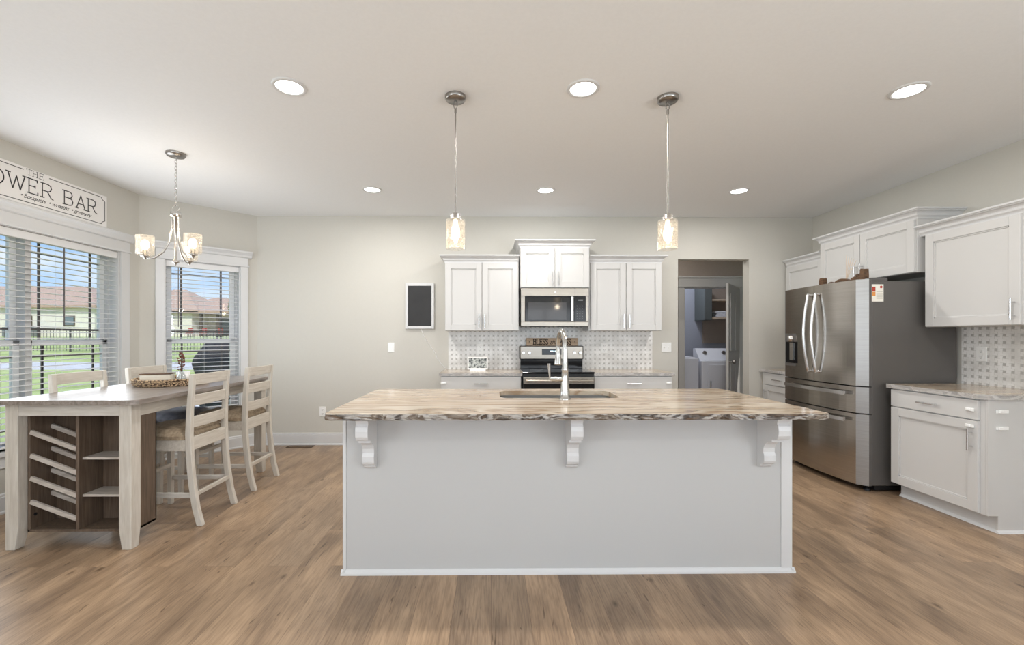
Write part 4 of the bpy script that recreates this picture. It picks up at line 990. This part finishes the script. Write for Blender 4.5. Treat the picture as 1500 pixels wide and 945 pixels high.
def script(txt, x, z, size, parent, name='script_lettering', mt='ink', y=-.0286):
    cu = bpy.data.curves.new(name, 'FONT'); cu.body = txt; cu.size = size; cu.shear = .45; cu.extrude = .0004; cu.align_x = 'CENTER'; cu.space_character = .92; cu.resolution_u = 3
    tmp = bpy.data.objects.new(name + '_tmp', cu); C.objects.link(tmp); bpy.context.view_layer.update()
    me = bpy.data.meshes.new_from_object(tmp.evaluated_get(bpy.context.evaluated_depsgraph_get())); bpy.data.objects.remove(tmp); me.name = name; me.materials.clear(); me.materials.append(MATS[mt])
    o_ = bpy.data.objects.new(name, me); C.objects.link(o_); o_.parent = parent; o_.location = (x, y, z); o_.rotation_euler = (PI / 2, 0, 0); return o_
script('\u2022 bouquets  \u2022 wreaths  \u2022 greenery', .17, .050, .048, sg)
# small wooden sign on the range back panel
s2 = thing('wooden_sign', 'small tan wooden sign with dark lettering standing on the range panel', 'sign', (.723, 5.245, 1.1885))
MB().box(-.305, .305, -.012, .012, 0, .092).build('board', 'sign_wood', s2, .002)
m = MB(); xx = strokes(m, 'BLESS', -.22, .014, .066, .010, -.0135, -.0118, .62)
m.tube([(-.27, -.012, .046), (-.27, -.0135, .046)], .006, 10).tube([(.27, -.012, .046), (.27, -.0135, .046)], .006, 10)
strokes(m, 'MESS', .09, .014, .066, .010, -.0135, -.0118, .62)
m.build('lettering', 'ink_brown', s2)
script('this', .02, .016, .08, s2, mt='ink_brown', y=-.0125)
# floor vent
o = thing('floor_vent', 'brown slotted floor vent by the back baseboard', 'vent', (-2.245, 5.215, 0))
m = MB().box(-.15, .15, -.05, -.04, 0, .006).box(-.15, .15, .04, .05, 0, .006).box(-.15, -.14, -.04, .04, 0, .006).box(.14, .15, -.04, .04, 0, .006); m.build('frame', 'vent_brown', o, .001)
m = MB()
for i in range(13): m.box(-.132 + i * .022 - .005, -.132 + i * .022 + .005, -.04, .04, .0005, .004)
m.build('louver', 'vent_brown', o)

# ================================================================== LAUNDRY
for x0, lab in ((3.335, 'white front-loading laundry machine with knobbed console behind the doorway'),):
    d_ = thing('dryer', lab, 'dryer', (x0 + .345, 7.3, 0))
    MB().box(-.345, .345, -.35, -.02, .02, .915).build('body', 'appliance_white', d_, .012)
    dd = MB().box(-.25, .25, -.365, -.35, .28, .86).build('door', 'appliance_white', d_, .01)
    MB().box(-.225, -.205, -.378, -.365, .50, .60).build('latch', 'nickel', dd, .004)
    con = MB().prism([(-.26, .915), (-.02, .915), (-.02, 1.105), (-.08, 1.105), (-.23, .95)], 'x', -.335, .335).build('console', 'appliance_white', d_, .012)
    m = MB()
    for x, z in ((-.21, 1.03), (.10, 1.03), (.2, 1.03)): m.tube([(x, -.13, z - .01), (x, -.170, z + .015)], .030, 16)
    m.build('console_knob', 'nickel_dark', con)
w_ = thing('washer', 'plain white washing machine left of the dryer behind the doorway', 'washing machine', (2.965, 7.3, 0))
MB().box(-.345, .345, -.30, .30, .02, .955).build('body', 'appliance_white', w_, .012)
MB().box(-.30, .30, -.28, .12, .955, .972).build('lid', 'appliance_white', w_, .006)
lc = thing('laundry_cabinet', 'grey green wall cabinet above the laundry machines', 'cabinet', (3.72, 7.66, 1.58))
MB().box(-.10, .03, -.2, .16, 0, .62).build('body', 'green_grey', lc, .003)
MB().box(-.095, .025, -.215, -.2, .005, .615).build('door', 'green_grey', lc, .002)
sh = thing('laundry_shelf', 'pair of pale wooden shelf boards beside the laundry cabinet', 'shelf', (4.025, 7.66, 1.58))
for z in (.02, .33): MB().box(-.27, .27, -.2, .16, z, z + .028).build('shelf_board', 'reed', sh, .002)
MB().box(-.27, .27, .13, .16, -.4, .62).build('back_panel', 'hall_paint', sh)
tw = thing('folded_cloths', 'stack of white folded cloths on the lower laundry shelf', 'cloths', (3.94, 7.58, 1.629))
for i, (wd2, z) in enumerate(((.22, 0), (.19, .035), (.25, .07))):
    MB().box(-wd2 / 2, wd2 / 2, -.1, .1, z, z + .033).build('folded_cloth', 'towel', tw, .014, seg=3)
light('laundry_fill', 'AREA', (3.1, 7.2, H - .02), 13, (.85, .9, 1), shape='DISK', size=.3)  # unseen lamp added to brighten the laundry

light('hall_fill', 'AREA', (2.6, 6.0, H - .02), 5, (1, .97, .93), shape='DISK', size=.2)  # unseen lamp added to lift the dark hall
# ================================================================== DINING TABLE
tb = thing('dining_table', 'counter-height whitewashed dining table with grey brown top and end wine rack', 'table', (-2.555, 3.45, 0))
OF = tb.location
TBX0, TBX1, TBY0, TBY1 = -2.945, -2.115, 2.645, 4.315; cc = .03
poly = [(TBX0 + .01, TBY0), (TBX1 - cc, TBY0), (TBX1, TBY0 + cc), (TBX1, TBY1 - cc), (TBX1 - cc, TBY1), (TBX0 + cc, TBY1), (TBX0, TBY1 - cc), (TBX0, TBY0 + .01)]
MB().prism(poly, 'z', .886, .914).build('tabletop', 'table_top_wood', tb, .004, off=OF)
def tleg(x0, x1, y0, y1):
    m = MB(); ix = .012 if x0 < -2.6 else -.012; iy = .012 if y0 < 3.4 else -.012
    vs = []
    for z, t_ in ((0, 1), (.12, 0), (.886, 0)):
        ax, bx, ay, by = x0, x1, y0, y1
        if t_:
            if ix > 0: bx -= .018
            else: ax += .018
            if iy > 0: by -= .018
            else: ay += .018
        vs += [(ax, ay, z), (bx, ay, z), (bx, by, z), (ax, by, z)]
    fs = [(i * 4 + k, i * 4 + (k + 1) % 4, (i + 1) * 4 + (k + 1) % 4, (i + 1) * 4 + k) for i in range(2) for k in range(4)] + [(3, 2, 1, 0), (8, 9, 10, 11)]
    m.add(vs, fs); m.build('leg', 'whitewash', tb, .004, off=OF)
LW = .075
for x0 in (-2.935, -2.180 - LW):
    for y0 in (2.695, 4.29 - LW): tleg(x0, x0 + LW, y0, y0 + LW)
for m in (MB().box(-2.86, -2.255, 2.700, 2.722, .812, .886), MB().box(-2.88, -2.26, 4.262, 4.284, .80, .886)): m.build('end_apron', 'whitewash_x', tb, .002, off=OF)
for m in (MB().box(-2.928, -2.906, 2.77, 4.215, .80, .886), MB().box(-2.217, -2.195, 2.77, 4.215, .80, .886)): m.build('side_apron', 'whitewash_rail', tb, .002, off=OF)
# storage box under the near end
bx0, bx1, by0, by1 = -2.852, -2.200, 2.745, 2.925
m = MB().box(bx0, bx0 + .016, by0, by1, .09, .812).box(bx1 - .016, bx1, 2.772, by1, .09, .84).box(bx0, bx1 - .062, by0, 2.772, .09, .106).box(bx0, bx1, 2.772, by1, .09, .106).box(bx0, bx1, by1 - .012, by1, .106, .812)
st_ = m.build('storage_box', 'cabinet_wood', tb, .002, off=OF)
dvx = -2.545
MB().box(dvx - .009, dvx + .009, by0 - .004, by1 - .012, .106, .812).build('divider', 'cabinet_wood', st_, .001, off=OF)
for z in (.30, .53): MB().box(dvx + .009, bx1 - .016, by0 + .02, by1 - .012, z, z + .014).build('shelf', 'rack_wood', st_, .001, off=OF)
for z in (.66, .515, .375, .23):
    for y, dz in ((by0 + .006, 0), (by0 + .135, .014)):
        MB().obb((bx0 + .016, y, z + .045 + dz), (dvx - .009, y, z - .062 + dz), .016, .026, (0, 0, 1)).build('bottle_rail', 'rack_wood', st_, .001, off=OF)
MB().tube([(bx0 + .016, by0 + .03, .19), (bx0 + .02, by0 + .03, .19)], .01, 12).build('bolt', 'black_matte', st_, off=OF)

# ================================================================== CHAIRS
def make_chair(label, fabric):
    r = thing('counter_chair', label, 'chair', (0, 0, 0), 0, 'ladder-back counter chairs at the table')
    prof = [(.245, 0), (.213, .12), (.188, .28), (.172, .45), (.166, .62), (.172, .80), (.190, 1.035)]
    HW = .215; pw = .034
    for s_ in (-1, 1):
        m = MB(); vs = []
        for x, z in prof:
            d = .040 if z < .7 else .036 - (z - .7) * .02
            y0, y1 = s_ * HW, s_ * (HW - pw)
            vs += [(x - d / 2, y0, z), (x + d / 2, y0, z), (x + d / 2, y1, z), (x - d / 2, y1, z)]
        n = len(prof); fs = [(i * 4 + k, i * 4 + (k + 1) % 4, (i + 1) * 4 + (k + 1) % 4, (i + 1) * 4 + k) for i in range(n - 1) for k in range(4)] + [(3, 2, 1, 0), ((n - 1) * 4, (n - 1) * 4 + 1, (n - 1) * 4 + 2, (n - 1) * 4 + 3)]
        m.add(vs, fs); m.build('leg', 'whitewash', r, .004)
        m = MB().add([(-.245 + a * .0, 0, 0) for a in ()], [])
        vs = []
        for z, t_ in ((0, .006), (.56, 0)):
            vs += [(-.265 + t_, s_ * HW, z), (-.225 - t_, s_ * HW, z), (-.225 - t_, s_ * (HW - .04 + t_), z), (-.265 + t_, s_ * (HW - .04 + t_), z)]
        m.add(vs, [(0, 1, 5, 4), (1, 2, 6, 5), (2, 3, 7, 6), (3, 0, 4, 7), (3, 2, 1, 0), (4, 5, 6, 7)]); m.build('leg', 'whitewash', r, .003)
        MB().box(-.225, .18, s_ * (HW - .008), s_ * (HW - .028), .19, .222).build('stretcher', 'whitewash_x', r, .002)
    def xat(z):
        for (xa, za), (xb, zb) in zip(prof, prof[1:]):
            if za <= z <= zb: return xa + (xb - xa) * (z - za) / (zb - za)
    for z0, z1 in ((.960, 1.035), (.815, .892), (.665, .742)):
        m = MB(); n = 10; rows = []
        for i in range(n + 1):
            y = -(HW - pw) + 2 * (HW - pw) * i / n; bow = .018 * (1 - (2 * i / n - 1) ** 2); xa = xat(z0) + bow; xb = xat(z1 - .001) + bow
            rows.append([(xa - .008, y, z0), (xa + .010, y, z0), (xb + .010, y, z1), (xb - .008, y, z1)])
        vs = [p for q in rows for p in q]; fs = [(i * 4 + k, i * 4 + (k + 1) % 4, (i + 1) * 4 + (k + 1) % 4, (i + 1) * 4 + k) for i in range(n) for k in range(4)] + [(3, 2, 1, 0), (n * 4, n * 4 + 1, n * 4 + 2, n * 4 + 3)]
        m.add(vs, fs); m.build('back_slat', 'whitewash_rail', r, .003)
    MB().box(xat(.21) - .01, xat(.21) + .012, -(HW - pw), HW - pw, .195, .222).build('stretcher', 'whitewash_rail', r, .002)
    MB().box(-.253, -.233, -(HW - .035), HW - .035, .29, .32).build('stretcher', 'whitewash_rail', r, .002)
    m = MB().box(-.262, -.242, -(HW - .03), HW - .03, .51, .585).box(.158, .182, -(HW - pw), HW - pw, .51, .60).box(-.242, .158, -(HW - .004), -(HW - .026), .51, .585).box(-.242, .158, HW - .004, HW - .026, .51, .585)
    m.build('seat_frame', 'whitewash_rail', r, .002)
    # cushion: rounded, crowned pad
    m = MB(); nx, ny = 14, 14; vs = []
    X0, X1, Y0, Y1 = -.272, .150, -.222, .222
    for i in range(nx + 1):
        for j in range(ny + 1):
            u = i / nx * 2 - 1; v = j / ny * 2 - 1
            e_ = (1 - abs(u) ** 5) * (1 - abs(v) ** 5)
            sx = 1 - .05 * abs(v) ** 6; sy = 1 - .05 * abs(u) ** 6
            vs.append(((X0 + X1) / 2 + (X1 - X0) / 2 * u * sx, (Y1 - Y0) / 2 * v * sy, .612 + .055 * max(0, e_) ** .55))
    fs = [(i * (ny + 1) + j, i * (ny + 1) + j + 1, (i + 1) * (ny + 1) + j + 1, (i + 1) * (ny + 1) + j) for i in range(nx) for j in range(ny)]
    m.add(vs, fs, True)
    bd = [i * (ny + 1) for i in range(nx + 1)] + [nx * (ny + 1) + j for j in range(1, ny + 1)] + [i * (ny + 1) + ny for i in range(nx - 1, -1, -1)] + [j for j in range(ny - 1, 0, -1)]
    low = [(vs[k][0] * .985, vs[k][1] * .985, .586) for k in bd]; top = [vs[k] for k in bd]; n = len(bd)
    m.add(top + low, [(k, (k + 1) % n, n + (k + 1) % n, n + k) for k in range(n)], True); m.add(low, [tuple(range(n))])
    m.build('seat_cushion', fabric, r)
    return r
ca = make_chair('whitewashed ladder-back chair with tan cushion, its back nearest the viewer', 'seat_fabric')
ca.location = (-2.235, 3.245, 0)
dup(ca, (-2.235, 3.925, 0), 0, 'whitewashed ladder-back chair with tan cushion, beside the back wall end of the table')
cl = make_chair('whitewashed ladder-back chair on the window side at the wine rack end', 'seat_leather')
cl.location = (-2.81, 3.245, 0); cl.rotation_euler = (0, 0, PI)
dup(cl, (-2.81, 3.875, 0), PI, 'whitewashed ladder-back chair with grey seat on the window side behind the woven tray')

# tray and what it holds
TR = (-2.55, 3.55, .9145)
o = thing('woven_tray', 'round brown woven tray on the dining table', 'tray', TR)
MB().lathe([(0, 0), (.235, 0), (.240, .006), (.222, .008), (0, .008)], (0, 0, 0), 48, False).build('base', 'wicker', o)
m = MB()
for k, (r_, z) in enumerate(((.238, .012), (.241, .024), (.243, .036), (.244, .048))): m.tube([((r_ + .004 * math.sin(i * 1.9 + k * PI)) * math.cos(i * 2 * PI / 80), (r_ + .004 * math.sin(i * 1.9 + k * PI)) * math.sin(i * 2 * PI / 80), z) for i in range(80)], .0072, 6, True)
m.build('rim', 'wicker', o)
bk = thing('decor_box', 'cream open box lying in the woven tray', 'box', (-2.64, 3.52, .9235), .3)
m = MB().box(-.10, .10, -.05, .05, 0, .006).box(-.10, .10, -.05, -.045, .006, .072).box(-.10, .10, .045, .05, .006, .072).box(-.10, -.095, -.045, .045, .006, .072).box(.095, .10, -.045, .045, .006, .072); m.build('body', 'cream', bk, .001)
MB().box(-.104, .104, -.054, .054, .073, .081).build('lid', 'carved_wood', bk, .001)
pt = thing('white_pot', 'small white pot in the woven tray', 'pot', (-2.50, 3.61, .9235))
MB().lathe([(0, 0), (.034, 0), (.044, .03), (.047, .078), (.043, .078), (.040, .03), (0, .01)], (0, 0, 0), 28, False).build('body', 'plastic_white', pt)
MB().lathe([(.046, .076), (.049, .080), (.046, .085), (.042, .080)], (0, 0, 0), 28, False).build('rim', 'plastic_white', pt)
vs_ = thing('glass_vase', 'small clear glass vase with a red brown leafy sprig in the woven tray', 'vase', (-2.44, 3.50, .9235))
MB().lathe([(0, 0), (.030, 0), (.038, .03), (.030, .065), (.018, .085), (.022, .10), (.019, .10), (.015, .085), (.027, .064), (.034, .03), (0, .006)], (0, 0, 0), 24, False).build('glass', 'clear_glass', vs_)
sp = MB().tube([(0, 0, .01), (.004, 0, .10), (-.002, 0, .18), (.008, 0, .24)], .0022, 6).tube([(.002, 0, .12), (-.02, .0, .17), (-.035, 0, .2)], .0015, 5).tube([(0, 0, .15), (.02, 0, .19), (.03, 0, .2)], .0015, 5).build('stem', 'bark', vs_)
m = MB()
for i in range(46):
    q = random.random(); c = Vector((random.uniform(-.03, .035) * (1 - abs(q - .4)), random.uniform(-.02, .02), .11 + .14 * q)); d1 = Vector([random.uniform(-1, 1) for _ in range(3)]).normalized() * .013; d2 = d1.cross(Vector([random.uniform(-1, 1) for _ in range(3)])).normalized() * .007
    m.add([c - d1, c + d2, c + d1, c - d2], [(0, 1, 2, 3)])
m.build('leaves', 'leaf_red', vs_)
